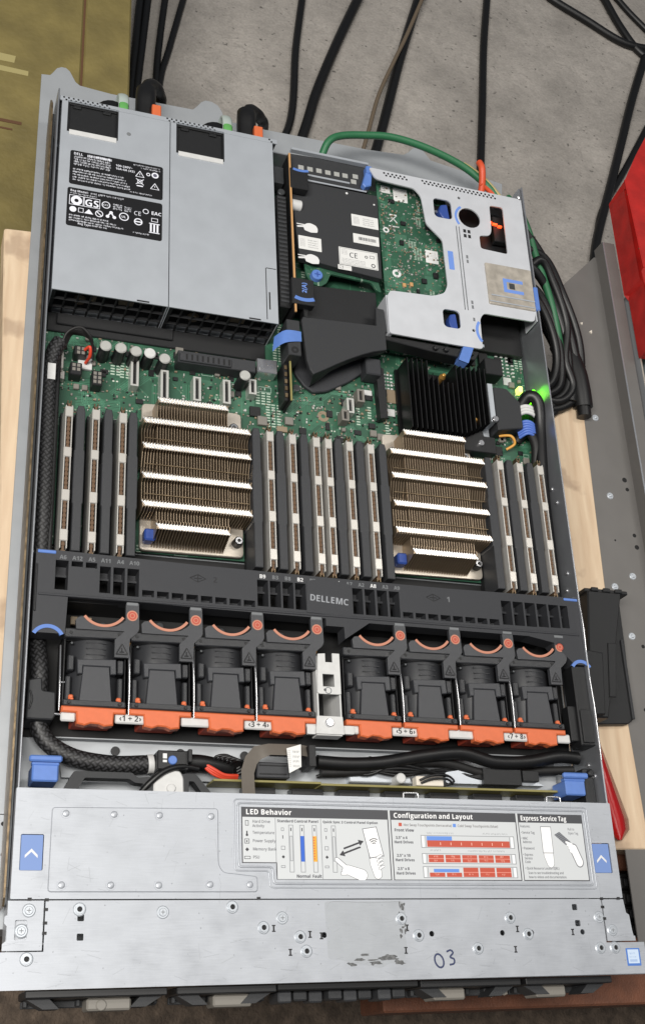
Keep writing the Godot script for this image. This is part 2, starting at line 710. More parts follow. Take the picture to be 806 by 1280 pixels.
	m.roughness = 0.5
	m.heightmap_enabled = true
	m.heightmap_texture = T.weave
	m.heightmap_scale = 0.05
	m.uv1_scale = Vector3(4, 4, 1)
	M["weave"] = m
	m.resource_name = "weave"


func tiled(n: FastNoiseLite, x: float, y: float, s: float, fx := 1.0, fy := 1.0, ox := 0.0, oy := 0.0) -> float:      # noise whose picture joins at its borders
	var wx := clampf((x / s - 0.8) * 5.0, 0, 1)
	var wy := clampf((y / s - 0.8) * 5.0, 0, 1)
	var v := n.get_noise_2d(x * fx + ox, y * fy + oy)
	if wx > 0.0:
		v = lerpf(v, n.get_noise_2d((x - s) * fx + ox, y * fy + oy), wx)
	if wy > 0.0:
		var u := n.get_noise_2d(x * fx + ox, (y - s) * fy + oy)
		if wx > 0.0:
			u = lerpf(u, n.get_noise_2d((x - s) * fx + ox, (y - s) * fy + oy), wx)
		v = lerpf(v, u, wy)
	return v


func wood_texture() -> void:
	var n := FastNoiseLite.new()
	n.seed = 21
	n.frequency = 0.012
	n.fractal_octaves = 5
	var n2 := FastNoiseLite.new()
	n2.seed = 22
	n2.frequency = 0.06
	var im := Image.create(512, 512, false, Image.FORMAT_RGBA8)
	var hm := Image.create(512, 512, false, Image.FORMAT_RGBA8)
	for y in 512:
		for x in 512:
			var a := tiled(n, x, y, 512, 5.0, 0.35)
			var b := tiled(n2, x, y, 512, 2.2, 0.25)
			var r := a * 0.5 + b * 0.13
			var k := clampf(0.5 + r, 0, 1)
			var stain := clampf(tiled(n, x, y, 512, 0.7, 0.7, 900) * 1.6 - 0.35, 0, 0.3)
			var c := Color(0.74, 0.635, 0.525).lerp(Color(0.87, 0.79, 0.68), k).lerp(Color(0.45, 0.36, 0.30), stain)
			im.set_pixel(x, y, c)
			hm.set_pixel(x, y, Color(k, k, k))
	T["plank_tex"] = ImageTexture.create_from_image(im)
	hm.bump_map_to_normal_map(1.5)
	T["wood_n"] = ImageTexture.create_from_image(hm)


func concrete_texture() -> void:
	var a := FastNoiseLite.new()
	a.seed = 31
	a.frequency = 0.008
	a.fractal_octaves = 5
	var b := FastNoiseLite.new()
	b.seed = 32
	b.frequency = 0.06
	b.fractal_octaves = 4
	var d := FastNoiseLite.new()
	d.seed = 33
	d.noise_type = FastNoiseLite.TYPE_CELLULAR
	d.frequency = 0.03
	var e := FastNoiseLite.new()
	e.seed = 34
	e.frequency = 0.28
	e.fractal_octaves = 3
	var s := 1024
	var im := Image.create(s, s, false, Image.FORMAT_RGBA8)
	var hm := Image.create(s, s, false, Image.FORMAT_RGBA8)
	for y in s:
		for x in s:
			var k := tiled(a, x, y, s)
			var f := tiled(b, x, y, s, 1.0, 1.3, k * 30.0)
			var pit := clampf((-tiled(d, x, y, s) - 0.86) * 8.0, 0, 1) * clampf(f * 5.0, 0, 1)
			var g2 := tiled(a, x, y, s, 3.0, 3.0, 700)
			var trowel := tiled(b, x, y, s, 0.25, 0.9, k * 40.0 + 500, k * 60.0)
			var ridge := clampf(1.0 - absf(trowel) * 9.0, 0, 1) * clampf(k * 2.0 + 0.3, 0, 1)
			var grit := tiled(e, x, y, s)
			var speck := clampf((tiled(b, x, y, s, 1.6, 1.6, 3000) - 0.52) * 9.0, 0, 1)
			var blot := clampf((g2 - 0.22) * 4.0, 0, 1) * clampf(f * 3.0 + 0.5, 0, 1)
			var v := 0.595 + k * 0.085 + f * 0.035 + g2 * 0.035 + grit * 0.05 - pit * 0.26 - ridge * 0.045 - blot * 0.045 - speck * 0.22
			im.set_pixel(x, y, Color(v * 1.0, v * 0.965, v * 0.925))
			var h := clampf(0.5 - speck * 0.35 + grit * 0.1 + f * 0.1 + trowel * 0.07 - pit * 0.6 - ridge * 0.1, 0, 1)
			hm.set_pixel(x, y, Color(h, h, h))
	T["concrete_tex"] = ImageTexture.create_from_image(im)
	hm.bump_map_to_normal_map(1.6)
	T["concrete_n"] = ImageTexture.create_from_image(hm)


func scratch_texture() -> void:      # galvanised sheet: faint clouds, smudges and a few scratches
	var a := FastNoiseLite.new()
	a.seed = 41
	a.frequency = 0.01
	a.fractal_octaves = 5
	var b := FastNoiseLite.new()
	b.seed = 42
	b.frequency = 0.2
	var im := Image.create(512, 512, false, Image.FORMAT_RGBA8)
	var ro := Image.create(512, 512, false, Image.FORMAT_RGBA8)
	for y in 512:
		for x in 512:
			var k := tiled(a, x, y, 512)
			var f := tiled(b, x, y, 512)
			var v := 0.965 + k * 0.03 + f * 0.012 + tiled(b, x, y, 512, 0.06, 2.5) * 0.035
			im.set_pixel(x, y, Color(v, v, v))
			var g := 0.52 + k * 0.14 + tiled(b, x, y, 512, 0.06, 2.5) * 0.1
			ro.set_pixel(x, y, Color(g, g, g))
	var r := RandomNumberGenerator.new()
	r.seed = 5
	for k in 80:
		var p := Vector2(r.randf_range(20, 490), r.randf_range(20, 490))
		var e := p + Vector2.from_angle(r.randf_range(-0.5, 0.5) + (PI / 2 if r.randf() < 0.3 else 0.0)) * r.randf_range(4, 40)
		e = e.clamp(Vector2(2, 2), Vector2(508, 508))
		var v := r.randf_range(0.84, 0.93)
		line(im, p, e, 1, Color(v, v, v))
	for k in 60:
		var v := r.randf_range(0.78, 0.9)
		disc(im, r.randf_range(5, 500), r.randf_range(5, 500), r.randf_range(0.6, 1.8), Color(v, v, v))
	T["brushed"] = ImageTexture.create_from_image(im)
	T["scuff"] = ImageTexture.create_from_image(ro)


func board_texture() -> void:      # printed circuit: traces, pads, white print
	var s := 1024
	var im := blank(s, s, Color(0.165, 0.315, 0.24))
	var r := RandomNumberGenerator.new()
	r.seed = 77
	for k in 46:      # copper pours
		var g := r.randf_range(0.0, 0.07)
		fill(im, r.randi_range(0, s), r.randi_range(0, s), r.randi_range(20, 110), r.randi_range(16, 80), Color(0.17 + g, 0.33 + g, 0.25 + g))
	for k in 420:      # bundles of traces
		var p := Vector2(r.randf_range(0, s), r.randf_range(0, s))
		var n := r.randi_range(1, 7)
		var dirs := [Vector2(1, 0), Vector2(0, 1), Vector2(0.7, 0.7), Vector2(0.7, -0.7)]
		var d: Vector2 = dirs[r.randi_range(0, 3)]
		var l := r.randf_range(15, 90)
		var side := Vector2(-d.y, d.x) * 3.4
		var d2: Vector2 = dirs[r.randi_range(0, 3)]
		var l2 := r.randf_range(10, 50)
		var g := r.randf_range(0.0, 0.11)
		for q in n:
			line(im, p + side * q, p + side * q + d * l, 1, Color(0.22 + g, 0.42 + g, 0.32 + g))
			line(im, p + side * q + d * l, p + side * q + d * l + d2 * l2, 1, Color(0.22 + g, 0.42 + g, 0.32 + g))
	for k in 1500:      # vias and pads
		var v := r.randf_range(0.42, 0.8)
		var x := r.randf_range(3, s - 4)
		var y := r.randf_range(3, s - 4)
		if r.randf() < 0.55:
			disc(im, x, y, r.randf_range(1.0, 1.8), Color(v * 0.8, v * 0.88, v * 0.75))
		else:
			var w := r.randi_range(2, 4)
			fill(im, x, y, w, 3, Color(v, v, v * 0.95))
			fill(im, x + w + 3, y, w, 3, Color(v, v, v * 0.95))
	for k in 34:      # rows of pads
		var x := r.randf_range(0, s - 80)
		var y := r.randf_range(0, s - 80)
		var rows := r.randi_range(1, 3)
		for q in r.randi_range(4, 11):
			for w in rows:
				fill(im, x + w * 11, y + q * 6, 8, 3, Color(0.66, 0.72, 0.66))
	for k in 130:      # white print
		var x := r.randf_range(0, s - 60)
		var y := r.randf_range(0, s - 40)
		if r.randf() < 0.45:
			frame(im, x, y, r.randf_range(8, 34), r.randf_range(6, 20), 1, Color(0.66, 0.72, 0.68))
		else:
			small_print(im, x, y, r.randf_range(8, 36), 6, Color(0.8, 0.85, 0.8), r)
	T["board"] = ImageTexture.create_from_image(im)


func weave_texture() -> void:      # braided sleeve
	var s := 64
	var im := Image.create(s, s, false, Image.FORMAT_RGBA8)
	for y in s:
		for x in s:
			var u := fposmod((x + y) / 32.0, 1.0)
			var v := fposmod((x - y) / 32.0 + 8.0, 1.0)
			var over := (int(floor((x + y) / 32.0)) + int(floor((x - y + 512) / 32.0))) % 2 == 0
			var t := (sin(PI * u) if over else sin(PI * v))
			var g := lerpf(0.02, 0.22, t * t)
			im.set_pixel(x, y, Color(g, g, g * 1.04))
	T["weave"] = ImageTexture.create_from_image(im)


func flat_board(key: String, x: float, z: float, size: float) -> StandardMaterial3D:      # the circuit print laid over a board by its own coordinates
	var m: StandardMaterial3D = M.board.duplicate()
	m.uv1_offset = Vector3(x, z, 0)
	m.uv1_scale = Vector3(100.0 / size, 100.0 / size, 1)
	M[key] = m
	return m


func _ready() -> void:
	rng.seed = 11
	var cam := Camera3D.new()
	cam.name = "camera"
	add_child(cam)
	cam.position = Vector3(-0.30372, 0.84469, 0.37081)
	cam.rotation = Vector3(-1.020751, -0.663194, 0.69355)
	cam.fov = 45.55
	cam.near = 0.02
	cam.far = 40.0
	cam.current = true
	var we := WorldEnvironment.new()
	we.name = "surroundings"
	var env := Environment.new()
	env.background_mode = Environment.BG_COLOR
	env.background_color = Color(0.58, 0.60, 0.63)
	env.background_energy_multiplier = 0.36
	env.tonemap_mode = Environment.TONE_MAPPER_LINEAR
	env.tonemap_exposure = 1.0
	env.ssao_enabled = true
	env.ssil_enabled = true
	env.sdfgi_enabled = true
	we.environment = env
	add_child(we)
	# two ceiling lamps of the workshop, out of the picture
	for q in [[Vector3(-1.0, 2.1, 0.3), 7.7, Vector2(1.5, 0.6)], [Vector3(0.9, 2.3, -0.6), 1.6, Vector2(1.2, 0.4)]]:
		var l := AreaLight3D.new()
		l.name = "ceiling_lamp"
		l.area_size = q[2]
		l.light_energy = q[1]
		l.light_color = Color(1.0, 0.985, 0.96)
		l.area_range = 8.0
		l.shadow_enabled = true
		add_child(l, true)
		l.look_at_from_position(q[0], Vector3(0, 0, -0.05), Vector3.BACK)
	make_materials()
	build_place()
	build_case()
	build_power()
	build_board()
	build_memory()
	build_coolers()
	build_shroud()
	build_fans()
	build_front_bay()
	build_cards()
	build_cables()
	build_neighbours()


func build_place() -> void:
	var s := S()
	s.plate(R(-4000, 4000, -5000, 3000), -360, -350)
	setting("floor", s, M.concrete)
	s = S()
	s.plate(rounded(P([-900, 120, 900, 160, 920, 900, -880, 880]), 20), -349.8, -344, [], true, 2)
	lone("floor_shade_mat", s, M.floor_shade_brown, "dark brown mat added for the shaded brown floor in front of the bench", "mat", Vector3(0, -350, 500))  # added sheet: brown floor plus bench shade, both in its dark colour
	# olive board behind on the left
	var t := thing("olive_box", "olive green painted box behind the server's left rear corner, with a dark seam", "box", Vector3(-400, -350, -450))
	s = S()
	s.box(-620, -182, -349.5, -100, -900, -150, 2)
	part("left_body", s, M.olive, t)
	s = S()
	s.box(-180.6, -133, -349.5, -100.4, -900, -150, 2)
	part("right_body", s, M.olive, t)
	s = S()
	s.box(-182.5, -180.2, -345, -101.6, -898, -152, 0)
	part("seam", s, M.olive_dark, t)
	s = S()
	s.box(-400, -236, -100, -99.5, -465, -461.5, 0)
	s.box(-400, -244, -100, -99.5, -455, -453, 0)
	each("scratch", s, M.olive_dark, t)
	s = S()
	s.plate(P([-330, -548, -246, -546, -247, -537, -330, -536]), -100, -99.6)
	s.plate(P([-330, -532, -233, -530, -233, -524, -330, -524]), -100, -99.6)
	each("pale_strip", s, M.olive_pale, t)  # two strips paler than the rest of the box top
	# bench under the planks
	t = thing("bench", "dark wooden bench carrying the planks and the server", "bench", Vector3(100, -350, 0))
	s = S()
	s.box(-215, 640, -120, -96, -270, 285, 2)
	part("bench_top", s, M.bench_dark, t)
	for q in [[-200, -230], [590, -230], [-200, 220], [590, 220]]:
		s = S()
		s.box(q[0], q[0] + 40, -349.8, -120.4, q[1], q[1] + 40, 1)
		part("leg", s, M.bench_dark, t)
	s = S()
	s.plate(rounded(P([-248, -297, -110, -306, -102, 246, -228, 250, -229, 90]), 3), -70, -44, [], true, 1.2)
	lone("plank", s, M.wood, "pale wooden plank showing at the left side of the server", "plank", Vector3(-175, -70, -20))
	s = S()
	s.plate(rounded(P([140, -214, 309, -212, 303, -6, 309, 214, 306, 220, 140, 222]), 2), -70, -44, [], true, 1.2)
	lone("plank", s, M.wood, "pale wooden plank between the server's right side and the grey steel tray", "plank", Vector3(225, -70, 0))
	for q in [[Vector3(-175, -96, 0), -240, -110, "spacer block under the left plank"], [Vector3(225, -96, 0), 145, 420, "brown timber block under the front end of the right plank"]]:
		s = S()
		s.box(q[1], q[2], -95.6, -70.4, -200 if q[1] < 0 else 160, 230 if q[1] < 0 else 233, 1.5)
		lone("timber_block", s, M.brown_wood, q[3], "timber block", q[0])
	s = S()
	s.box(62, 460, -95.5, -47, 289, 339, 1.5)
	lone("front_beam", s, M.brown_wood, "reddish brown wooden beam under the right half of the server's front edge", "beam", Vector3(260, -95, 315))
	# torn scrap and tag on the beam
	var g: Array = []
	for r in 7:
		var row: Array = []
		for c in 12:
			var u := c / 11.0
			var v := r / 6.0
			row.append(Vector3(146 + u * 26 + 2 * sin(v * 5), -46.8 + 1.6 * sin(u * 9 + v * 4) * sin(v * 3.1) + 1.6 + 1.5 * sin(u * 17) * v, 327 + (v - 0.5) * 7 * sin(u * 2.6 + 0.5) - 3 * u * u + sin(u * 11) * 1.0))
		g.append(row)
	s = S()
	s.skin(g, Vector3.UP)
	lone("paper_scrap", s, M.paper, "crumpled white paper scrap on the brown beam", "paper scrap", Vector3(159, -46, 327))
	s = S()
	s.plate(P([206, 325, 226, 318, 228, 326, 212, 328]), -46.9, -46.2)
	lone("orange_tag", s, M.orange, "small orange tag lying on the brown beam", "tag", Vector3(216, -46, 324))


func build_case() -> void:
	# the steel case underneath, whose top sheet shows at the left edge and behind
	var t := thing("lower_case", "flat grey steel case under the open server, its wavy rear edge showing behind", "server case", Vector3(0, -45, 0))
	var s := S()
	s.box(-224, 217, -44.6, -3.2, -415, 283, 0.6)
	part("body", s, M.steel_dull, t)
	s = S()
	var wave := P([-229, -437, -221.5, -438, -219, -442, -216, -447.5, -212, -450, -208, -450, -204.5, -447, -202, -442, -199, -436, -195, -433, -167, -431, -92, -433, -88, -438, -84, -444, -80, -447, -74, -447, -68, -444, -64.5, -438, -62, -430, -57, -427.5, -25, -427, 80, -429, 118, -432, 123, -436, 128, -442, 133, -445.5, 138, -445, 142, -439, 147, -432, 224, -421, 221, -399, 218, 150, 218, 283, -229, 283])
	s.plate(wave, -3, -1.8, [], true, 0.3)
	part("top_sheet", s, M.steel_dull, t)
	s = S()
	for q in [[-221.5, 216], [-220.5, 236], [-221, 251]]:
		s.cyl(Vector3(q[0], -1.75, q[1]), Vector3.UP, 1.5, 1.5, 0.1)
	s.box(-229, -217, -1.75, -1.65, 209.5, 210.1, 0)
	each("screw_hole", s, M.pit, t)

	t = thing("slide_rail", "long thin brass coloured steel rail along the server's left side", "rail", Vector3(-221.5, 0, -55))
	s = S()
	var side := PackedVector2Array([Vector2(-386, 24), Vector2(-374, 34), Vector2(-366, 36), Vector2(268, 36), Vector2(273, 33), Vector2(273, 8), Vector2(-360, 8), Vector2(-386, 18)])
	s.X = Transform3D(Basis(Vector3(0, 0, 1), Vector3(1, 0, 0), Vector3(0, 1, 0)), Vector3(-222.4, 0, 0))
	s.plate(side, 0, 1.3)
	part("web", s, M.brass, t)
	s = S()
	s.box(-221.1, -219.4, 33.5, 34.4, -362, 262, 0.2)
	s.box(-221.1, -219.4, 9.5, 10.4, -358, 262, 0.2)
	each("flange", s, M.steel_dark, t)

	# the open server's own case
	t = thing("server_case", "open grey steel server case with a riveted front cover and printed guide label", "server case", Vector3.ZERO)
	s = S()
	s.box(-216, 216, 0.3, 1.5, -376, 320, 0.3)
	part("base_pan", s, M.steel_dull, t)
	s = S()
	s.box(-218.2, -216.9, 0.3, 42, -384, 204, 0.3)
	part("side_wall", s, M.steel_wall, t)
	s = S()
	s.box(216.9, 218.2, 0.3, 42, -381, 206, 0.3)
	part("side_wall", s, M.steel_wall, t)
	s = S()
	for q in [[-70, 25], [-55, 30], [10, 31], [24, 27], [34, 34], [-300, 20], [-262, 30], [-245, 24], [168, 24], [178, 31], [-330, 33], [150, 30]]:
		s.cyl(Vector3(216.9, q[1], q[0]), Vector3.LEFT, 2.0, 1.6, 1.2, 10)
		s.cyl(Vector3(-216.9, q[1], q[0]), Vector3.RIGHT, 2.0, 1.6, 1.2, 10)
	each("wall_stud", s, M.chrome, t)
	s = S()
	s.box(214.8, 216.6, 4, 40, -380.5, -352, 0.4)
	s.cyl(Vector3(216, 36, -372), Vector3.LEFT, 3, 3, 2.4)
	part("corner_latch", s, M.chrome, t)
	s = S()
	s.box(-216.6, -26, 1.6, 38, -377.4, -376.2, 0.2)
	s.box(-25.6, 216.6, 1.6, 26, -377.4, -376.2, 0.2)
	part("rear_panel", s, M.steel_wall, t)
	# rear lip with its two staggered rows of round vents
	s = S()
	s.plate(R(-216.4, -26, -378.6, -374.2), 38.6, 39.6)
	part("rear_lip", s, M.steel_psu, t)
	s = S()
	for k in 46:
		var x := -213.0 + k * 4.0
		if (x > -176 and x < -128) or (x > -82 and x < -36) or (x > -20 and x < 60) or (x > 95 and x < 112):
			continue
		s.cyl(Vector3(x, 39.55, -377.6), Vector3.UP, 0.95, 0.95, 0.12, 8)
		s.cyl(Vector3(x + 2.0, 39.55, -375.3), Vector3.UP, 0.95, 0.95, 0.12, 8)
	part("vent_hole", s, M.pit, t, "", true)

	# front cover over the drive bay
	s = S()
	s.plate(R(-218.8, 218.8, 201, 269.8, 0.8), 41.5, 42.8, [R(-214.5, -200, 230.2, 252.6, 1), R(198.4, 213.6, 230.6, 252.2, 1)], true)
	s.box(-218.8, -217.6, 26, 41.4, 201, 269.8, 0.2)
	s.box(217.6, 218.8, 26, 41.4, 201, 269.8, 0.2)
	s.box(-214, 214, 36, 41.4, 200.9, 202, 0.2)
	var cover := part("front_cover", s, M.steel, t)
	s = S()
	s.plate(rounded(P([-196, 213, -86, 211.5, -86, 248, -83, 253, -59.5, 255.5, -59.5, 265.8, -196.5, 265.8]), 2.5), 42.8, 43.5, [], false, 0.6)
	part("riveted_plate", s, M.steel, cover)
	for q in [[-187, 217], [-156, 217], [-126, 217], [-91, 217], [-188, 261.5], [-157, 261.5], [-126, 261.5], [-92, 261], [-65, 261]]:
		s = S()
		s.cyl(Vector3(q[0], 43.45, q[1]), Vector3.UP, 3.3, 3.2, 0.25, 16)
		s.dome(Vector3(q[0], 43.7, q[1]), 2.3, 0.8)
		part("rivet", s, M.steel, cover)
	# raised bead round the guide label
	s = S()
	for q in [[0.9, 1.4], [3.4, 1.0]]:
		var e: float = q[0]
		var loop := PackedVector3Array()
		for p in rounded(P([-71.5 - e, 208.4 - e, 194.5 + e, 208.4 - e, 194.8 + e, 260 + e, -47.5 - e, 259.4 + e, -48 - e, 248.6 + e, -71.5 - e, 248.6 + e]), 2.5):
			loop.append(Vector3(p.x, 42.75, p.y))
		loop.append(loop[0])
		s.tube(loop, q[1] * 0.55, 6, 1)
	part("label_bead", s, M.steel, cover)
	s = S()
	s.uv_at = Vector2(-70, 210)
	s.uv_size = Vector2(263, 48)
	s.plate(P([-70, 210, 193, 210.4, 193, 258, -46, 257.6, -46.5, 247, -70, 247]), 42.78, 42.98)
	part("guide_label", s, guide_label(), cover)
	for q in [[-214.2, -200.4, 230.5, 252.3], [198.8, 213.2, 231, 251.8]]:
		s = S()
		s.plate(R(q[0], q[1], q[2], q[3], 0.5), 40.6, 41.7, [], true)
		part("touch_latch", s, M.blue_label, cover)
		var cx: float = (q[0] + q[1]) / 2
		var cz: float = (q[2] + q[3]) / 2
		s = S()
		s.plate(P([cx - 4, cz + 1.6, cx, cz - 2.4, cx + 4, cz + 1.6, cx + 4, cz + 3.4, cx, cz - 0.4, cx - 4, cz + 3.4]), 41.7, 41.82)
		part("arrow", s, M.white_print, cover)
	# fixed front plate
	s = S()
	var holes: Array = []
	for q in [[-175, 281], [-175, 292.5], [178, 276], [179, 287]]:
		holes.append(R(q[0] - 2.1, q[0] + 2.1, q[1] - 2.1, q[1] + 2.1, 0.7))
	for q in [[-14, 293], [33, 293], [64, 293], [118, 293], [141, 293], [182, 293]]:
		holes.append(C(q[0], q[1], 1.9))
	s.plate(P([-197, 270.6, 200.6, 270.4, 200.6, 300.4, 224.8, 300.4, 232, 300.4, 232, 321.6, -229.5, 322.6, -229.5, 300.8, -197, 300.8]), 41.1, 42.3, holes, true)
	s.box(-229.5, 232, 37, 41, 320.8, 322, 0.2)
	s.box(-217, 217, 1.6, 37, 295, 296.2, 0)
	var front := part("front_plate", s, M.steel, t)
	s = S()
	s.plate(P([-220, 270.6, -198, 270.6, -198, 300, -222, 300, -222, 296, -219.6, 294, -219.6, 286, -221.5, 284, -221.5, 280, -219.6, 279]), 40.6, 41.9, [R(-215, -207.6, 282, 294, 1)])
	s.box(-215, -207, 39, 39.8, 282, 294, 0)
	s.box(-219.8, -219, 20, 40, 271, 300, 0)
	part("corner_plate", s, M.steel, t)
	s = S()
	s.plate(P([201.6, 270.6, 219.5, 270.6, 220.5, 280, 222.8, 281.5, 223.5, 292, 224.2, 296, 225.4, 296, 225.4, 299.4, 202, 299.4]), 40.6, 41.9)
	s.box(219, 219.8, 20, 40, 271, 299, 0)
	part("corner_plate", s, M.steel, t)
	# screws and standoffs on the front plate
	for q in [[-207, 276.5, 1], [-211, 288.5, 1], [-207, 305, 0], [-176, 276, 0], [-123, 278, 1], [-77, 275, 0], [-56, 288, 0], [-43, 282, 1], [-31, 294, 0], [-27, 303, 0], [42, 283, 0], [54, 294, 0], [98, 303, 0], [125, 283, 0], [138, 294, 0], [195, 304, 0], [207, 304, 0], [197, 283, 1], [207, 292, 1]]:
		var y := 42.3 if q[1] > 300 or absf(q[0]) < 199 else 41.9
		s = S()
		s.cyl(Vector3(q[0], y - 0.05, q[1]), Vector3.UP, 4.3, 3.6, 0.5, 18)
		if q[2] == 0:
			s.arc(Vector3(q[0], y + 0.4, q[1]), 1.7, 2.9, 1.3, 0, TAU, 16)
		else:
			s.cyl(Vector3(q[0], y + 0.4, q[1]), Vector3.UP, 2.7, 2.6, 0.8, 16, 0.3)
		var head := part("screw", s, M.steel_psu, front if absf(q[0]) < 200 else t)
		s = S()
		if q[2] == 0:
			s.cyl(Vector3(q[0], y + 0.4, q[1]), Vector3.UP, 1.69, 1.69, 0.1, 14)
			part("bore", s, M.pit, head if absf(q[0]) >= 200 else front)
		else:
			s.box(q[0] - 1.4, q[0] + 1.4, y + 1.16, y + 1.24, q[1] - 0.22, q[1] + 0.22, 0)
			s.box(q[0] - 0.22, q[0] + 0.22, y + 1.16, y + 1.25, q[1] - 1.4, q[1] + 1.4, 0)
			part("cross_slot", s, M.grey_print, head if absf(q[0]) >= 200 else front)
	# stamped H marks
	s = S()
	for q in [[-49, 288.5], [-24, 292.5], [-38, 303.5], [-16, 293.5], [174, 293], [46, 289], [44, 303.5], [130, 290.5], [127, 304]]:
		s.box(q[0] - 1.2, q[0] + 1.2, 42.3, 42.38, q[1] - 2.2, q[1] - 1.4, 0)
		s.box(q[0] - 1.2, q[0] + 1.2, 42.3, 42.38, q[1] + 1.4, q[1] + 2.2, 0)
		s.box(q[0] - 0.55, q[0] + 0.55, 42.3, 42.39, q[1] - 2, q[1] + 2, 0)
	for q in [[-196.5, 270.2], [-196.8, 276], [-196.9, 284], [-197, 290], [201, 270.2], [201, 276], [201.3, 284], [-207, 269.8], [215, 270], [-59, 269.6]]:
		s.box(q[0] - 1.3, q[0] + 1.3, 42.3, 42.86, q[1] - 0.9, q[1] + 0.9, 0)
	each("stamped_mark", s, M.black_print, front)
	# residue of a torn sticker, a pen mark and a small badge sticker
	s = S()
	s.plate(rounded(P([-13, 271.5, 44, 271.5, 45.5, 276, 44, 291, 45, 300, 43, 309, 38, 313, 33, 311, 25, 314.6, 14, 312, 6, 311.4, -2, 309, -12, 308]), 2.5), 42.3, 42.33, [], false)
	part("sticker_residue", s, M.steel_scuff, front)
	var rr := RandomNumberGenerator.new()
	rr.seed = 19
	for j in 46:      # dark smears left along the lower and right edges
		var low := j < 32
		var cx := rr.randf_range(2, 40) if low else rr.randf_range(40.5, 45)
		var cz := 309.0 + sin(cx * 0.35) * 2.2 + rr.randf_range(-1.6, 1.6) if low else rr.randf_range(273, 296)
		var o := PackedVector2Array()
		var wide := rr.randf_range(1.2, 4.2) if low else rr.randf_range(0.5, 1.3)
		var tall := rr.randf_range(0.4, 1.3) if low else rr.randf_range(0.8, 2.6)
		for n in 9:
			var g := TAU * n / 9.0
			var k := rr.randf_range(0.55, 1.15)
			o.append(Vector2(cx + cos(g) * wide * k, cz + sin(g) * tall * k))
		s = S()
		s.plate(o, 42.3, 42.36 + j * 0.002, [], false)
		part("glue_smear", s, M.scuff_dark, front)
	s = S()
	s.tube(Q3(42.32, [-12, 276, -9, 272, 0, 271.6, 18, 272.4, 38, 271.8, 43, 273, 44.6, 280, 43.8, 290]), 0.25, 5, 4, 0.3)
	part("glue_line", s, M.steel_dull, front)
	s = S()
	for q in [[68, 310.5, 0], [76.5, 309, 1]]:
		if q[2] == 0:
			var o := PackedVector3Array()
			for k in 15:
				o.append(Vector3(q[0] + 3.2 * cos(TAU * k / 14.0) + 0.8 * sin(TAU * k / 14.0), 42.3, q[1] + 4.3 * sin(TAU * k / 14.0)))
			s.tube(o, 0.62, 6, 2, 0.2)
		else:
			s.tube(Q3(42.3, [q[0] - 2.6, q[1] - 4.2, q[0] + 0.5, q[1] - 5.2, q[0] + 2.2, q[1] - 3.4, q[0] - 0.2, q[1] - 0.8, q[0] + 2.6, q[1] + 0.6, q[0] + 2.4, q[1] + 3.4, q[0] - 1.0, q[1] + 4.2]), 0.62, 6, 4, 0.2)
	part("pen_mark", s, M.pen, front, "handwritten 03 in dark blue pen")
	s = S()
	s.uv_at = Vector2(215.5, 304.5)
	s.uv_size = Vector2(11.5, 12)
	s.plate(R(215.5, 227, 304.5, 316.5, 0.5), 42.3, 42.45)
	part("badge_sticker", s, badge_print(), front)


func badge_print() -> StandardMaterial3D:
	var im := blank(64, 66, Color(0.30, 0.45, 0.72))
	fill(im, 7, 5, 51, 52, Color(0.74, 0.80, 0.88))
	var r := RandomNumberGenerator.new()
	r.seed = 3
	small_print(im, 16, 16, 26, 8, Color(0.25, 0.38, 0.62), r)
	small_print(im, 14, 30, 32, 6, Color(0.35, 0.45, 0.62), r)
	fill(im, 14, 42, 34, 9, Color(0.62, 0.70, 0.82))
	return print_mat(im, 0.35)


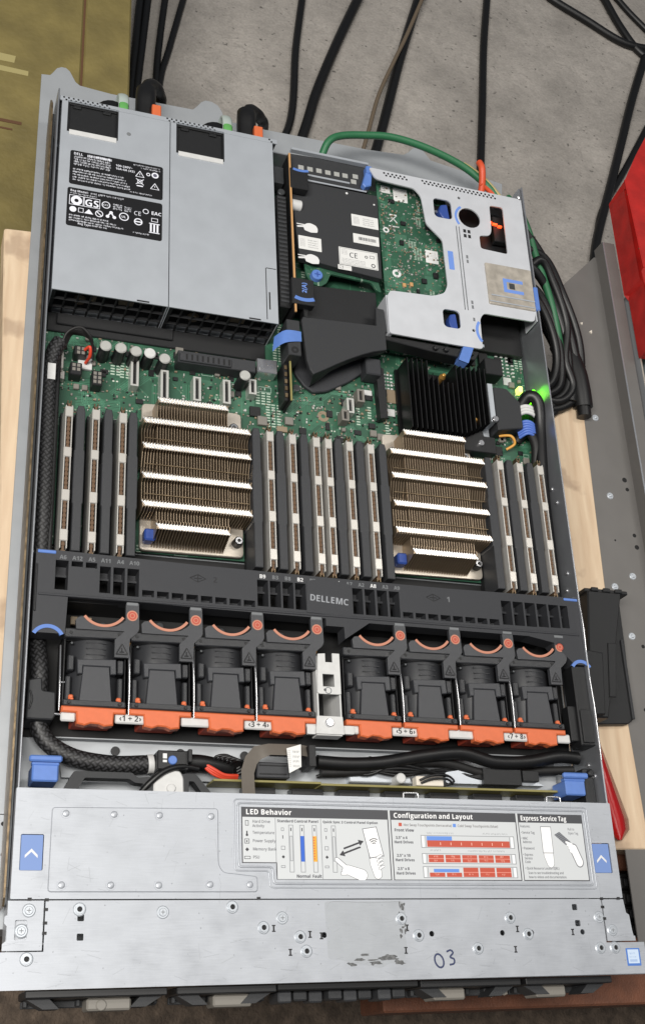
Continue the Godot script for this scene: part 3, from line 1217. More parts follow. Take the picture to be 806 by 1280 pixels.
func guide_label() -> StandardMaterial3D:
	var W := 1674
	var H := 300
	var paper := Color(0.755, 0.765, 0.775)
	var ink := Color(0.17, 0.17, 0.19)
	var grey := Color(0.42, 0.43, 0.45)
	var im := blank(W, H, paper)
	var r := RandomNumberGenerator.new()
	r.seed = 8
	# three panels
	for q in [[0, 645], [652, 1262], [1270, 1674]]:
		frame(im, q[0], 0, q[1] - q[0], H, 4, ink)
		fill(im, q[0], 0, q[1] - q[0], 42, Color(0.24, 0.245, 0.26))
	write(im, 18, 31, "LED Behavior", 31, Color(0.93, 0.93, 0.93), true)
	write(im, 668, 33, "Configuration and Layout", 31, Color(0.93, 0.93, 0.93), true)
	write(im, 1286, 33, "Express Service Tag", 31, Color(0.93, 0.93, 0.93), true)
	# panel 1
	fill(im, 0, 228, 143, 4, ink)
	fill(im, 143, 228, 4, 72, ink)
	fill(im, 143, 44, 2, 190, grey)
	for q in [["Hard Drive", 66], ["Activity", 84], ["Temperature", 112], ["Power Supply", 146], ["Memory Bank", 180], ["PSU", 213]]:
		write(im, 46, q[1], q[0], 16, Color(0.25, 0.25, 0.27))
	frame(im, 16, 56, 14, 22, 2, ink)
	fill(im, 20, 100, 5, 16, ink)
	disc(im, 22, 116, 5, ink)
	frame(im, 12, 132, 20, 20, 2, ink)
	fill(im, 20, 138, 4, 9, ink)
	for k in 8:
		fill(im, 22 - k, 168 + k, 2 * k + 1, 1, ink)
		fill(im, 22 - k, 183 - k, 2 * k + 1, 1, ink)
	frame(im, 10, 203, 26, 12, 2, ink)
	write(im, 152, 62, "Standard Control Panel", 16, Color(0.2, 0.2, 0.22), true)
	write(im, 350, 62, "Quick Sync 2 Control Panel Option", 15, Color(0.2, 0.2, 0.22), true)
	fill(im, 340, 44, 2, 256, grey)
	for q in [[200, 0], [248, 1], [302, 2], [386, 3]]:
		var x: float = q[0]
		frame(im, x, 72, 20, 196, 2, grey)
		fill(im, x + 8, 84, 4, 14, ink)
		if q[1] == 1:
			fill(im, x + 2, 118, 16, 106, Color(0.16, 0.36, 0.74))
		elif q[1] == 2:
			fill(im, x + 2, 118, 16, 106, Color(0.86, 0.62, 0.18))
			for k in 9:
				fill(im, x + 4, 122 + k * 11, 6, 5, Color(0.75, 0.35, 0.25))
		else:
			frame(im, x + 4, 118, 12, 104, 2, grey)
	for x in [168, 356]:
		frame(im, x, 84, 12, 14, 2, grey)
		fill(im, x + 5, 116, 3, 14, ink)
		frame(im, x - 2, 160, 17, 16, 2, grey)
		for k in 7:
			fill(im, x + 6 - k, 198 + k, 2 * k + 1, 1, ink)
			fill(im, x + 6 - k, 211 - k, 2 * k + 1, 1, ink)
		frame(im, x - 4, 240, 18, 10, 2, grey)
	write(im, 228, 290, "Normal", 17, Color(0.2, 0.2, 0.22), true)
	write(im, 296, 290, "Fault", 17, Color(0.2, 0.2, 0.22), true)
	# pointing hand, two arrows, a hand with a telephone
	var skin := Color(0.91, 0.91, 0.91)
	for w in [[2, grey], [0, skin]]:
		line(im, Vector2(404, 214), Vector2(440, 244), 12 + w[0] * 2, w[1])
		for f in 3:
			line(im, Vector2(436 - f * 4, 250 + f * 11), Vector2(470, 250 + f * 10), 11 + w[0] * 2, w[1])
		for k in 44:
			disc(im, 452 + k * 1.4, 256 + k * 0.5, 19 + k * 0.1 + w[0], w[1])
	for q in [[Vector2(440, 168), Vector2(522, 138), 1], [Vector2(424, 194), Vector2(510, 162), 0]]:
		var a: Vector2 = q[0]
		var b: Vector2 = q[1]
		line(im, a, b, 6, ink)
		var tip := b if q[2] == 1 else a
		var d := (b - a).normalized() * (1.0 if q[2] == 1 else -1.0)
		for k in 20:
			line(im, tip - d * (k - 4) + d.orthogonal() * k * 0.6, tip - d * (k - 4) - d.orthogonal() * k * 0.6, 2, ink)
	for k in 70:
		disc(im, 566 + k * 0.25, 190 + k * 1.25, 24 - absf(k - 30) * 0.15, grey)
	for k in 70:
		disc(im, 566 + k * 0.25, 190 + k * 1.25, 22 - absf(k - 30) * 0.15, skin)
	for k in 125:
		line(im, Vector2(526 + k * 0.22, 84 + k), Vector2(588 + k * 0.22, 74 + k), 2, grey if k < 3 or k > 121 else skin)
	line(im, Vector2(526, 84), Vector2(553, 209), 3, grey)
	line(im, Vector2(588, 74), Vector2(615, 199), 3, grey)
	for k in 3:
		for g in 14:
			var ang := -2.35 + 1.3 * g / 13.0
			disc(im, 574 + cos(ang) * (10 + k * 9), 152 + sin(ang) * (10 + k * 9), 2, ink)
	for k in 4:
		line(im, Vector2(602 + k * 3, 196 + k * 15), Vector2(584 + k * 3, 206 + k * 15), 9, grey)
		line(im, Vector2(602 + k * 3, 196 + k * 15), Vector2(584 + k * 3, 206 + k * 15), 6, skin)
	# panel 2
	var red := Color(0.70, 0.29, 0.205)
	var blue := Color(0.36, 0.52, 0.80)
	fill(im, 690, 54, 15, 15, red)
	write(im, 712, 68, "Hot Swap Touchpoints (terracotta)", 15, Color(0.3, 0.28, 0.28))
	fill(im, 948, 54, 15, 15, blue)
	write(im, 970, 68, "Cold Swap Touchpoints (blue)", 15, Color(0.3, 0.28, 0.28))
	write(im, 668, 92, "Front View", 18, Color(0.2, 0.2, 0.22), true)
	for q in [["3.5\" x 4", 124], ["2.5\" x 10", 200], ["2.5\" x 8", 256]]:
		write(im, 672, q[1], q[0], 16, Color(0.2, 0.2, 0.22), true)
		write(im, 664, q[1] + 19, "Hard Drives", 16, Color(0.2, 0.2, 0.22), true)
	for q in [[106, 54], [184, 44], [240, 48]]:
		frame(im, 790, q[0], 452, q[1], 2, grey)
		fill(im, 796, q[0] + 4, 8, q[1] - 8, Color(0.92, 0.92, 0.92))
		fill(im, 812, q[0] + 4, 2, q[1] - 8, grey)
		fill(im, 1226, q[0] + 4, 10, q[1] - 8, Color(0.92, 0.92, 0.92))
		fill(im, 1219, q[0] + 4, 2, q[1] - 8, grey)
	fill(im, 818, 110, 120, 20, blue)
	fill(im, 940, 110, 276, 16, paper)
	fill(im, 818, 128, 400, 28, red)
	for k in 7:
		fill(im, 880 + k * 50, 136, 3, 12, Color(0.9, 0.75, 0.7))
	small_print(im, 820, 92, 130, 9, ink, r)
	small_print(im, 1090, 92, 120, 9, ink, r)
	small_print(im, 830, 166, 50, 8, ink, r)
	small_print(im, 1010, 168, 180, 8, ink, r)
	for k in 5:
		fill(im, 820 + k * 80, 190, 72, 32, red)
		fill(im, 820 + k * 80, 205, 72, 2, Color(0.88, 0.6, 0.55))
		small_print(im, 846 + k * 80, 192, 18, 10, Color(0.95, 0.9, 0.88), r)
		small_print(im, 846 + k * 80, 209, 18, 10, Color(0.95, 0.9, 0.88), r)
		if k < 2:
			fill(im, 820 + k * 80, 266, 72, 18, red)
		else:
			fill(im, 820 + k * 80, 244, 72, 40, red)
			fill(im, 820 + k * 80, 263, 72, 2, Color(0.88, 0.6, 0.55))
		small_print(im, 846 + k * 80, 268, 18, 10, Color(0.95, 0.9, 0.88), r)
	fill(im, 840, 250, 120, 14, blue)
	# panel 3
	for q in [["Features:", 64], ["• Service Tag", 92], ["• MAC", 118], ["  Address", 134], ["• Password", 162], ["• Express", 190], ["  Service", 206], ["  Code", 222]]:
		write(im, 1280, q[1], q[0], 15, Color(0.25, 0.25, 0.27))
	write(im, 1284, 250, "• Quick Resource Locator (QRL)", 15, Color(0.25, 0.25, 0.27))
	write(im, 1300, 270, "Scan to see troubleshooting and", 15, Color(0.25, 0.25, 0.27))
	write(im, 1300, 288, "how-to videos and documentation.", 15, Color(0.25, 0.25, 0.27))
	for k in 60:
		disc(im, 1432 + k * 0.2, 160 + k, 30 - absf(k - 25) * 0.2, grey)
	for k in 60:
		disc(im, 1432 + k * 0.2, 160 + k, 28 - absf(k - 25) * 0.2, skin)
	fill(im, 1404, 58, 66, 120, grey)
	fill(im, 1407, 61, 60, 114, skin)
	for k in 70:
		line(im, Vector2(1490 + k * 0.9, 96 + k * 0.62), Vector2(1520 + k * 0.9, 84 + k * 0.62), 3, Color(0.45, 0.46, 0.48) if k % 9 > 2 else Color(0.3, 0.3, 0.32))
	for w in [[11, grey], [9, skin]]:
		for f in 4:      # four fingers and a palm
			line(im, Vector2(1556 + f * 7, 128 + f * 13), Vector2(1590 + f * 5, 138 + f * 14), w[0], w[1])
		for k in 34:
			disc(im, 1598 + k * 0.8, 158 + k * 1.7, w[0] * 2.3, w[1])
	write(im, 1574, 74, "Pull to", 15, Color(0.35, 0.35, 0.37))
	write(im, 1574, 92, "Open Tag", 15, Color(0.35, 0.35, 0.37))
	# the three panels at their widths on the sheet
	var sheet := blank(W, H, paper)
	for q in [[0, 648, 0, 684], [650, 1266, 688, 1326], [1268, 1674, 1330, 1674]]:
		var piece := im.get_region(Rect2i(q[0], 0, q[1] - q[0], H))
		piece.resize(q[3] - q[2], H, Image.INTERPOLATE_BILINEAR)
		sheet.blit_rect(piece, Rect2i(0, 0, q[3] - q[2], H), Vector2i(q[2], 0))
	return print_mat(sheet, 0.45)


func build_power() -> void:
	var t := thing("power_supply", "left power supply with two black approval labels on its steel top", "power supply", Vector3(-168, 1.6, -278))
	var s := S()
	s.plate(R(-214.4, -122.9, -373.2, -184.2), 39.6, 40.5, [R(-209.5, -167, -374.5, -341.5)], true)
	s.box(-214.4, -213.6, 2, 39.5, -373.2, -184.2, 0.2)
	s.box(-123.7, -122.9, 2, 39.5, -373.2, -184.2, 0.2)
	s.box(-213.4, -123.4, 2, 2.8, -373.2, -184.2, 0)
	s.box(-166, -123.4, 2.9, 39.5, -373.2, -372.4, 0.2)
	part("casing", s, M.steel_psu, t)
	s = S()
	s.box(-209.4, -167.1, 36.2, 37.2, -373.4, -341.6, 0)
	s.box(-209.4, -208.3, 37.3, 39.9, -373.4, -341.6, 0)
	s.box(-168.2, -167.1, 37.3, 39.9, -373.4, -341.6, 0)
	s.box(-208.2, -168.3, 34.7, 39.0, -373.4, -372, 0.3)
	s.box(-205, -198, 37.3, 38.9, -371.8, -369, 0.5)
	s.box(-180, -173, 37.3, 38.9, -371.8, -369, 0.5)
	part("latch_recess", s, M.black, t)
	s = S()
	s.plate(P([-207.6, -343.4, -168.2, -343.4, -168.2, -338.4, -207.6, -338.4]), 40.5, 41.4, [], true, 0.4)
	part("folded_lip", s, M.white, t)
	# black front grille with its openings
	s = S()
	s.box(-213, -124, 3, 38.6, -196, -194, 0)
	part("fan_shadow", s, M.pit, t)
	s = S()
	for q in [[38.2, 40.3], [27, 28.6], [15.6, 17.2], [3, 5.5]]:
		s.box(-213.4, -123.4, q[0], q[1] - 0.9, -187, -184.3, 0.3)
	for k in 10:
		var x := -213.2 + k * 9.85
		s.box(x, x + (2.6 if k == 0 or k == 9 else 1.3), 5.6, 38, -186.6, -184.5, 0.2)
	part("grille", s, M.black, t)
	s = S()
	s.cyl(Vector3(-190, 21, -192), Vector3.BACK, 5, 4, 3)
	s.box(-181, -178, 20, 31, -193.5, -189, 0.3)
	s.box(-160, -148, 24, 34, -193.5, -190, 0.3)
	each("inner_coil", s, M.tan, t)
	s = S()
	s.box(-148, -138, 40.5, 40.6, -186.2, -184.8, 0)
	s.box(-146, -140, 40.5, 40.58, -182.0 - 1.6, -183.0, 0)
	each("front_slot", s, M.black_print, t)
	s = S()
	s.box(-137, -129, 26, 34, -396, -374, 0.8)
	part("release_tab", s, M.orange, t, "orange release tab")
	# clear handle loop with a green tip of light
	s = S()
	s.tube(Q([-162, 8, -374, -162, 12, -398, -162, 26, -404, -162, 33, -396, -162, 34, -384, -162, 30, -375]), 4.6, 10, 5, 0.4)
	var h := part("handle", s, M.clear_plastic, t, "pale clear pull handle")
	s = S()
	s.tube(Q([-162, 33.4, -392.5, -162, 35.2, -384, -162, 33, -376]), 4.2, 10, 5, 0.4)
	part("handle_tip", s, M.lens_green, h, "green tip of the pull handle")
	s = S()
	s.cyl(Vector3(-171, 20, -392), Vector3.BACK, 12, 15, 16, 18)
	part("fan_guard", s, M.rubber, t)

	# second one is a copy with its own details
	var u := dup(t, Vector3(92.3, 0, 0), "right power supply with a plain steel top and a narrow side clip")
	s = S()
	for q in [[-40.6, -39.9, -238, -187], [-39.8, -31.2, -238.4, -237.7], [-38.2, -37.0, -214, -197]]:
		s.box(q[0], q[1], 40.5, 40.62, q[2], q[3], 0)
	each("side_clip_groove", s, M.black_print, u)
	# labels of the first
	for q in [[-205.6, -128.4, -322.5, -288.0, 0], [-206.4, -128.6, -284.4, -246.4, 1]]:
		s = S()
		s.uv_at = Vector2(q[0], q[2])
		s.uv_size = Vector2(q[1] - q[0], q[3] - q[2])
		s.plate(R(q[0], q[1], q[2], q[3], 2), 40.5, 40.66)
		part("approval_label", s, power_label(q[4]), t)
	s = S()
	s.cyl(Vector3(-158, 40.45, -351), Vector3.UP, 2.0, 1.8, 0.2)
	part("ink_spot", s, M.grey_print, t)

	# the two mains plugs with their cords
	var p := thing("mains_cable", "black mains plug and cord in the left power supply", "power cord", Vector3(-141, 20, -390))
	s = S()
	s.tube(Q([-141, 22, -378, -141, 23, -396, -141, 24, -410, -140, 22, -420]), 9.0, 14, 5, 0.85)
	part("plug", s, M.rubber, p)
	s = S()
	s.tube(Q([-140, 22, -416, -139, 20, -428, -132, 13, -437, -124, 1, -440, -118, -30, -450, -108, -180, -520, -92, -330, -650, -78, -345, -800, -66, -345, -960]), 5.4, 10, 8)
	part("cord", s, M.rubber, p)
	var p2 := thing("mains_cable", "black mains plug and cord in the right power supply", "power cord", Vector3(-49, 20, -390))
	s = S()
	s.tube(Q([-49, 22, -378, -49, 23, -396, -49, 24, -410, -48, 22, -418]), 9.0, 14, 5, 0.85)
	part("plug", s, M.rubber, p2)
	s = S()
	s.tube(Q([-48, 22, -414, -46, 21, -424, -39, 15, -430, -30, 6, -432, -20, -20, -440, 10, -180, -520, 60, -330, -650, 123, -345, -761, 139, -345, -907, 153, -345, -1010]), 5.2, 10, 8)
	part("cord", s, M.rubber, p2)


func power_label(kind: int) -> StandardMaterial3D:
	var W := 620
	var H := 280 if kind == 0 else 304
	var im := blank(W, H, Color(0.075, 0.075, 0.085))
	var ink := Color(0.86, 0.87, 0.90)
	var r := RandomNumberGenerator.new()
	r.seed = 60 + kind
	if kind == 0:
		write(im, 22, 34, "DELL", 26, ink, true)
		for k in 4:
			small_print(im, 112, 14, 160, 22, ink, r, 0.35)
			small_print(im, 26, 42 + k * 20, 240, 17, ink, r, 0.35)
		write(im, 300, 66, "100-240V~", 24, ink, true)
		write(im, 300, 92, "10A-5A (X2)", 24, ink, true)
		small_print(im, 420, 16, 180, 13, ink, r, 0.35)
		small_print(im, 470, 36, 130, 13, ink, r, 0.35)
		for k in 5:
			small_print(im, 22, 146 + k * 22, 330 + k * 14, 14, ink, r, 0.35)
		small_print(im, 400, 250, 150, 13, ink, r, 0.35)
		for q in [Vector2(464, 96), Vector2(566, 178)]:
			for w in 3:
				line(im, q + Vector2(0, -26), q + Vector2(28, 22), 4, ink)
				line(im, q + Vector2(0, -26), q + Vector2(-28, 22), 4, ink)
				line(im, q + Vector2(-28, 22), q + Vector2(28, 22), 4, ink)
			fill(im, q.x - 2, q.y - 8, 4, 16, ink)
		disc(im, 566, 82, 24, ink)
		disc(im, 566, 82, 14, Color(0.35, 0.35, 0.4))
		disc(im, 520, 84, 14, ink, 8)
		frame(im, 448, 142, 34, 34, 4, ink)
		line(im, Vector2(440, 136), Vector2(490, 182), 4, ink)
		line(im, Vector2(490, 136), Vector2(440, 182), 4, ink)
		fill(im, 444, 190, 42, 9, ink)
	else:
		write(im, 18, 30, "Reg Model:", 22, ink, true)
		small_print(im, 150, 14, 220, 16, ink, r, 0.35)
		small_print(im, 18, 38, 170, 12, ink, r, 0.35)
		frame(im, 14, 58, 92, 78, 4, ink)
		disc(im, 60, 98, 36, ink, 14)
		frame(im, 108, 58, 104, 78, 4, ink)
		write(im, 112, 128, "GS", 76, ink, true)
		disc(im, 250, 92, 28, ink, 22)
		write(im, 232, 100, "CCC", 20, ink, true)
		for k in 3:
			small_print(im, 296, 70 + k * 16, 56, 14, ink, r, 0.35)
			small_print(im, 370, 76 + k * 14, 44, 13, ink, r, 0.35)
		write(im, 432, 130, "CE", 44, ink)
		disc(im, 510, 86, 20, ink, 15)
		write(im, 546, 104, "EAC", 38, ink, true)
		disc(im, 40, 170, 22, ink)
		frame(im, 74, 152, 34, 36, 4, ink)
		for w in 22:
			line(im, Vector2(142 - w * 1.3, 152 + w * 1.7), Vector2(142 + w * 1.3, 152 + w * 1.7), 2, ink)
		disc(im, 208, 172, 26, ink, 20)
		line(im, Vector2(192, 158), Vector2(224, 188), 5, ink)
		for q in [Vector2(0, -20), Vector2(-22, 14), Vector2(22, 14)]:
			disc(im, 284 + q.x, 166 + q.y, 12, ink)
		line(im, Vector2(284, 146), Vector2(262, 180), 7, ink)
		line(im, Vector2(284, 146), Vector2(306, 180), 7, ink)
		disc(im, 368, 160, 32, ink, 25)
		write(im, 352, 170, "UL", 24, ink, true)
		disc(im, 462, 180, 28, ink, 20)
		fill(im, 442, 176, 40, 9, ink)
		frame(im, 548, 130, 44, 30, 4, ink)
		for k in 3:
			fill(im, 540 + k * 22, 180, 12, 62, ink)
		fill(im, 534, 172, 70, 7, ink)
		fill(im, 534, 244, 70, 7, ink)
		for k in 3:
			small_print(im, 18, 212 + k * 20, 250 + k * 50, 14, ink, r, 0.35)
		write(im, 74, 284, "Reg Type:", 20, ink, true)
		small_print(im, 168, 270, 90, 14, ink, r, 0.35)
		small_print(im, 430, 264, 110, 13, ink, r, 0.35)
	return print_mat(im, 0.4)


func build_board() -> void:
	var t := thing("motherboard", "large green motherboard filling the middle of the open case", "circuit board", Vector3(0, 6, -40))
	var s := S()
	s.plate(P([-214, -183, -31, -183, -31, -371, 214, -371, 214, 15.5, -214, 15.5]), 6, 7.6)
	part("board", s, flat_board("main_board", 0.1, 0.35, 430.0), t)
	s = S()
	s.box(-213, -33, 7.7, 10, -182.8, -166, 0.6)
	s.box(-206, -112, 10.1, 12.5, -182, -172, 0.6)
	part("black_guide", s, M.black, t)
	# tall capacitors
	for q in [[-169, -148], [-157, -148], [-145, -147], [-134, -147], [-122, -144], [-56, -139]]:
		s = S()
		s.cyl(Vector3(q[0], 7.6, q[1]), Vector3.UP, 4.7, 4.7, 19.6, 18, 0.4)
		var c := part("capacitor", s, M.black, t)
		s = S()
		s.cyl(Vector3(q[0], 27.1, q[1]), Vector3.UP, 4.75, 4.4, 1.0, 18, 0.5)
		s.box(q[0] - 3, q[0] + 3, 28.1, 28.2, q[1] - 0.2, q[1] + 0.2, 0)
		s.box(q[0] - 0.2, q[0] + 0.2, 28.1, 28.22, q[1] - 3, q[1] + 3, 0)
		part("capacitor_top", s, M.white if q[0] == -134 else M.solder, c)
	# slim upright sockets with pale rims
	for q in [[-144, -133, 12], [-120, -125, 14], [-93.5, -126, 11], [-69, -127, 11], [-47, -135, 7], [38, -130, 7], [48, -141, 6], [33, -120, 5]]:
		s = S()
		s.plate(R(q[0] - 3.2, q[0] + 3.2, q[1] - q[2], q[1] + q[2]), 7.6, 18, [R(q[0] - 1.4, q[0] + 1.4, q[1] - q[2] + 1.5, q[1] + q[2] - 1.5)])
		var k := part("slim_socket", s, M.solder if q[2] > 6 else M.chip_grey, t)
		s = S()
		s.box(q[0] - 2.2, q[0] + 2.2, 7.7, 15, q[1] - q[2] + 1, q[1] + q[2] - 1, 0)
		part("socket_slot", s, M.chip, k)
	# power sockets
	for q in [[-190, -129, 9, 11], [-173.5, -123, 8, 13], [-187, -146, 10, 8]]:
		s = S()
		s.box(q[0] - q[2] / 2.0, q[0] + q[2] / 2.0, 7.6, 19, q[1] - q[3] / 2.0, q[1] + q[3] / 2.0, 0.6)
		var k := part("power_socket", s, M.chip, t)
		s = S()
		for a in 2:
			for b in (2 if q[3] < 12 else 3):
				s.box(q[0] - 2.9 + a * 3.6, q[0] - 0.5 + a * 3.6, 19, 19.12, q[1] - q[3] / 2.0 + 1.2 + b * 3.7, q[1] - q[3] / 2.0 + 3.9 + b * 3.7, 0)
		each("pin_hole", s, M.chip_grey, k)
	# long grey connector below the right power supply
	s = S()
	s.box(-110, -45, 7.6, 21, -158, -147, 0.6)
	s.box(-109, -66, 21, 23, -155, -147.6, 0.5)
	part("long_connector", s, M.blank_grey, t)
	s = S()
	for k in 9:
		s.box(-104 + k * 4.4, -102.4 + k * 4.4, 23, 23.1, -154, -148.6, 0)
	each("connector_slot", s, M.pit, t)
	s = S()
	s.box(-43.5, -26, 7.6, 20, -162, -149, 0.6)
	s.box(-41, -38, 20, 20.4, -158, -152, 0.1)
	s.box(-35, -29, 20, 20.4, -158, -156, 0.1)
	part("metal_port", s, M.chrome, t)
	s = S()
	s.cyl(Vector3(-6, 7.6, -145), Vector3.UP, 3.2, 3.2, 2.5, 14, 0.4)
	part("screw", s, M.chrome, t)
	s = S()
	s.arc(Vector3(17, 7.6, -122), 2.0, 5.0, 0.2)
	part("hole_ring", s, M.tan, t)
	for q in [[-43, -117, 9, 9, 2.4, 0], [-37, -109, 8, 8, 3, 1], [-14, -112, 7, 7, 3, 1], [-182, -141, 11, 13, 3, 2], [-205, -117, 5, 5, 2, 3], [-206, -103, 7, 13, 1, 2], [57, -150, 10, 5, 2, 2], [78, -134, 9, 7, 1.2, 2], [80, -150, 8, 13, 1.5, 4], [178, -110, 9, 9, 1.5, 0], [160, -198, 10, 8, 2, 0], [184, -200, 12, 9, 2, 0], [173, -205, 9, 18, 3, 0], [-20, -104, 9, 5, 2, 4], [196, -183, 8, 8, 1.2, 2], [60, -118, 6, 5, 2, 0], [-2, -105, 6, 6, 1.5, 0]]:
		s = S()
		s.box(q[0] - q[2] / 2.0, q[0] + q[2] / 2.0, 7.6, 7.6 + q[4], q[1] - q[3] / 2.0, q[1] + q[3] / 2.0, 0.3)
		part("chip" if q[5] != 2 else "sticker", s, [M.chip, M.chip_grey, M.white, M.chrome, M.tan][q[5]], t)
	# rows of pale header pins on the right
	s = S()
	for a in 4:
		for b in 8:
			s.box(186 + a * 5.2, 188.4 + a * 5.2, 7.6, 9, -216 + b * 3.8, -214.8 + b * 3.8, 0)
	for a in 3:
		for b in 5:
			s.box(162 + a * 4.6, 164.2 + a * 4.6, 7.6, 8.6, -186 + b * 3.4, -184.6 + b * 3.4, 0)
			s.box(74 + a * 3.2, 76 + a * 3.2, 7.6, 8.4, -172 + b * 3.4, -170.6 + b * 3.4, 0)
	part("header_pins", s, M.white, t, "", true)
	# the many tiny parts
	var spots := [[-210, -30, -168, -95, 420], [-30, 85, -165, -92, 330], [68, 214, -215, -95, 330]]
	var kinds := [S(), S(), S(), S()]
	for q in spots:
		for k in q[4]:
			var x := rng.randf_range(q[0], q[1])
			var z := rng.randf_range(q[2], q[3])
			var w := rng.randf_range(0.5, 1.5)
			var l := rng.randf_range(0.8, 2.4)
			if rng.randf() < 0.5:
				var sw := w
				w = l
				l = sw
			var o: Shape = kinds[rng.randi_range(0, 3)]
			o.box(x - w / 2, x + w / 2, 7.6, 7.6 + rng.randf_range(0.5, 1.6), z - l / 2, z + l / 2, 0)
	for k in 4:
		part("tiny_component", kinds[k], [M.tan, M.chip, M.chip_grey, M.solder][k], t, "", true)
	# small black chips and grey coils
	var chips := S()
	var coils := S()
	for q in [[-205, -32, -165, -112, 26], [-26, 80, -160, -94, 22], [140, 210, -214, -96, 26]]:
		for k in q[4]:
			var x := rng.randf_range(q[0], q[1])
			var z := rng.randf_range(q[2], q[3])
			var w := rng.randf_range(1.6, 3.4)
			var l := rng.randf_range(1.6, 3.4)
			if k % 3:
				chips.box(x - w, x + w, 7.7, 9.0, z - l, z + l, 0.2)
			else:
				coils.box(x - w, x + w, 7.7, 10.6, z - w, z + w, 0.5)
	part("small_chip", chips, M.chip, t, "", true)
	part("small_coil", coils, M.chip_grey, t, "", true)
	# little yellow-lit lamp near the right wall
	s = S()
	s.box(203, 207, 8, 15, -176, -170, 0.5)
	part("status_light", s, M.light_yellow, t, "glowing yellow-green status light")
	s = S()
	s.box(212.6, 215.4, 8, 22, -170, -160, 0.5)
	part("status_light", s, M.light_green, t, "bright green status light by the right wall")
	var l := OmniLight3D.new()
	l.name = "status_light_glow"
	l.light_color = Color(0.35, 1.0, 0.1)
	l.light_energy = 0.00022
	l.omni_range = 0.3
	l.omni_attenuation = 2.0
	l.light_size = 0.004
	l.shadow_enabled = true
	l.position = Vector3(0.2128, 0.0245, -0.165)
	add_child(l)


func build_memory() -> void:
	var xs := [-196.0, -176.0, -155.6, -39.6, -21.0, -1.0, 9.2, 27.2, 45.6, 162.4, 181.0, 200.6]
	var banks := ["left bank", "middle bank", "right bank"]
	var t := thing("memory_module", "", "memory module", Vector3(xs[0], 8, -28), "silver memory modules standing in rows")
	var s := S()
	var x: float = xs[0]
	s.box(x - 0.9, x + 0.9, 8, 35.4, -88, 32.5, 0.1)
	part("circuit_strip", s, M.brown_board, t)
	s = S()
	for k in 30:
		s.box(x - 1.3, x + 1.3, 34.4, 35.8, -82 + k * 3.7, -79.6 + k * 3.7, 0.2)
	part("chip_row", s, M.brown_board, t, "", true)
	for d in [-2.75, 1.85]:
		s = S()
		s.box(x + d, x + d + 0.9, 14, 37, -85.6, 30.2, 0.25)
		part("heat_spreader", s, M.spreader, t)
	for q in [[-84.6, -76], [-50.5, -42.5], [-16, -7], [15.4, 24.5]]:
		s = S()
		s.box(x - 3.0, x + 3.0, 30, 37.4, q[0], q[1], 0.5)
		part("spreader_clip", s, M.clip_silver, t)
	for z in [-90.5, 30.8]:
		for d in [-1.6, 0.8]:
			s = S()
			s.box(x + d, x + d + 0.9, 28, 35.5, z, z + 3.4, 0.2)
			part("end_pin", s, M.brass, t)
	for k in 12:
		var b := 0 if k < 3 else (1 if k < 9 else 2)
		var j := k if b == 0 else (k - 3 if b == 1 else k - 9)
		var where: String = ["%s memory module of three left of the left silver cooler", "%s memory module of six between the two silver coolers", "%s memory module of three right of the right silver cooler"][b] % nth(j)
		if k == 0:
			t.set_meta("label", where)
		else:
			dup(t, Vector3(xs[k] - xs[0], 0, 0), where)
	# dark fillers in the empty sockets
	var bs := [-187.2, -166.4, -147.6, -50.6, -31.0, -11.0, 18.0, 36.4, 56.2, 151.8, 172.0, 191.6]
	x = bs[0]
	t = thing("memory_filler", "", "memory filler", Vector3(x, 8, -28), "dark plastic fillers between the memory modules")
	s = S()
	s.plate(P([x - 2.2, -87, x + 2.2, -87, x + 3.3, -82, x + 3.3, -50, x + 3.9, -49, x + 3.9, -7, x + 3.3, -6, x + 3.3, 31, x - 3.3, 31, x - 3.3, -6, x - 3.9, -7, x - 3.9, -49, x - 3.3, -50, x - 3.3, -82]), 9, 36, [], true, 0.5)
	part("body", s, M.blank_grey, t)
	s = S()
	s.box(x - 4.6, x + 4.6, 12, 29, -44, -12, 0.4)
	part("grip", s, M.black, t)
	for k in 12:
		var b := 0 if k < 3 else (1 if k < 9 else 2)
		var j := k if b == 0 else (k - 3 if b == 1 else k - 9)
		var where: String = ["%s dark memory filler of three left of the left silver cooler", "%s dark memory filler of six between the silver coolers", "%s dark memory filler of three right of the right silver cooler"][b] % nth(j)
		if k == 0:
			t.set_meta("label", where)
		else:
			dup(t, Vector3(bs[k] - bs[0], 0, 0), where)
	# sockets below them all
	var board: Node3D = get_node("motherboard")
	s = S()
	s.box(xs[0] - 3.4, xs[0] + 3.4, 7.6, 14, -91, 34, 0.3)
	var k0 := part("memory_socket", s, M.black, board)
	for k in range(1, 12):
		again(k0, Vector3(xs[k] - xs[0], 0, 0))
	for k in 12:
		again(k0, Vector3(bs[k] - xs[0], 0, 0))


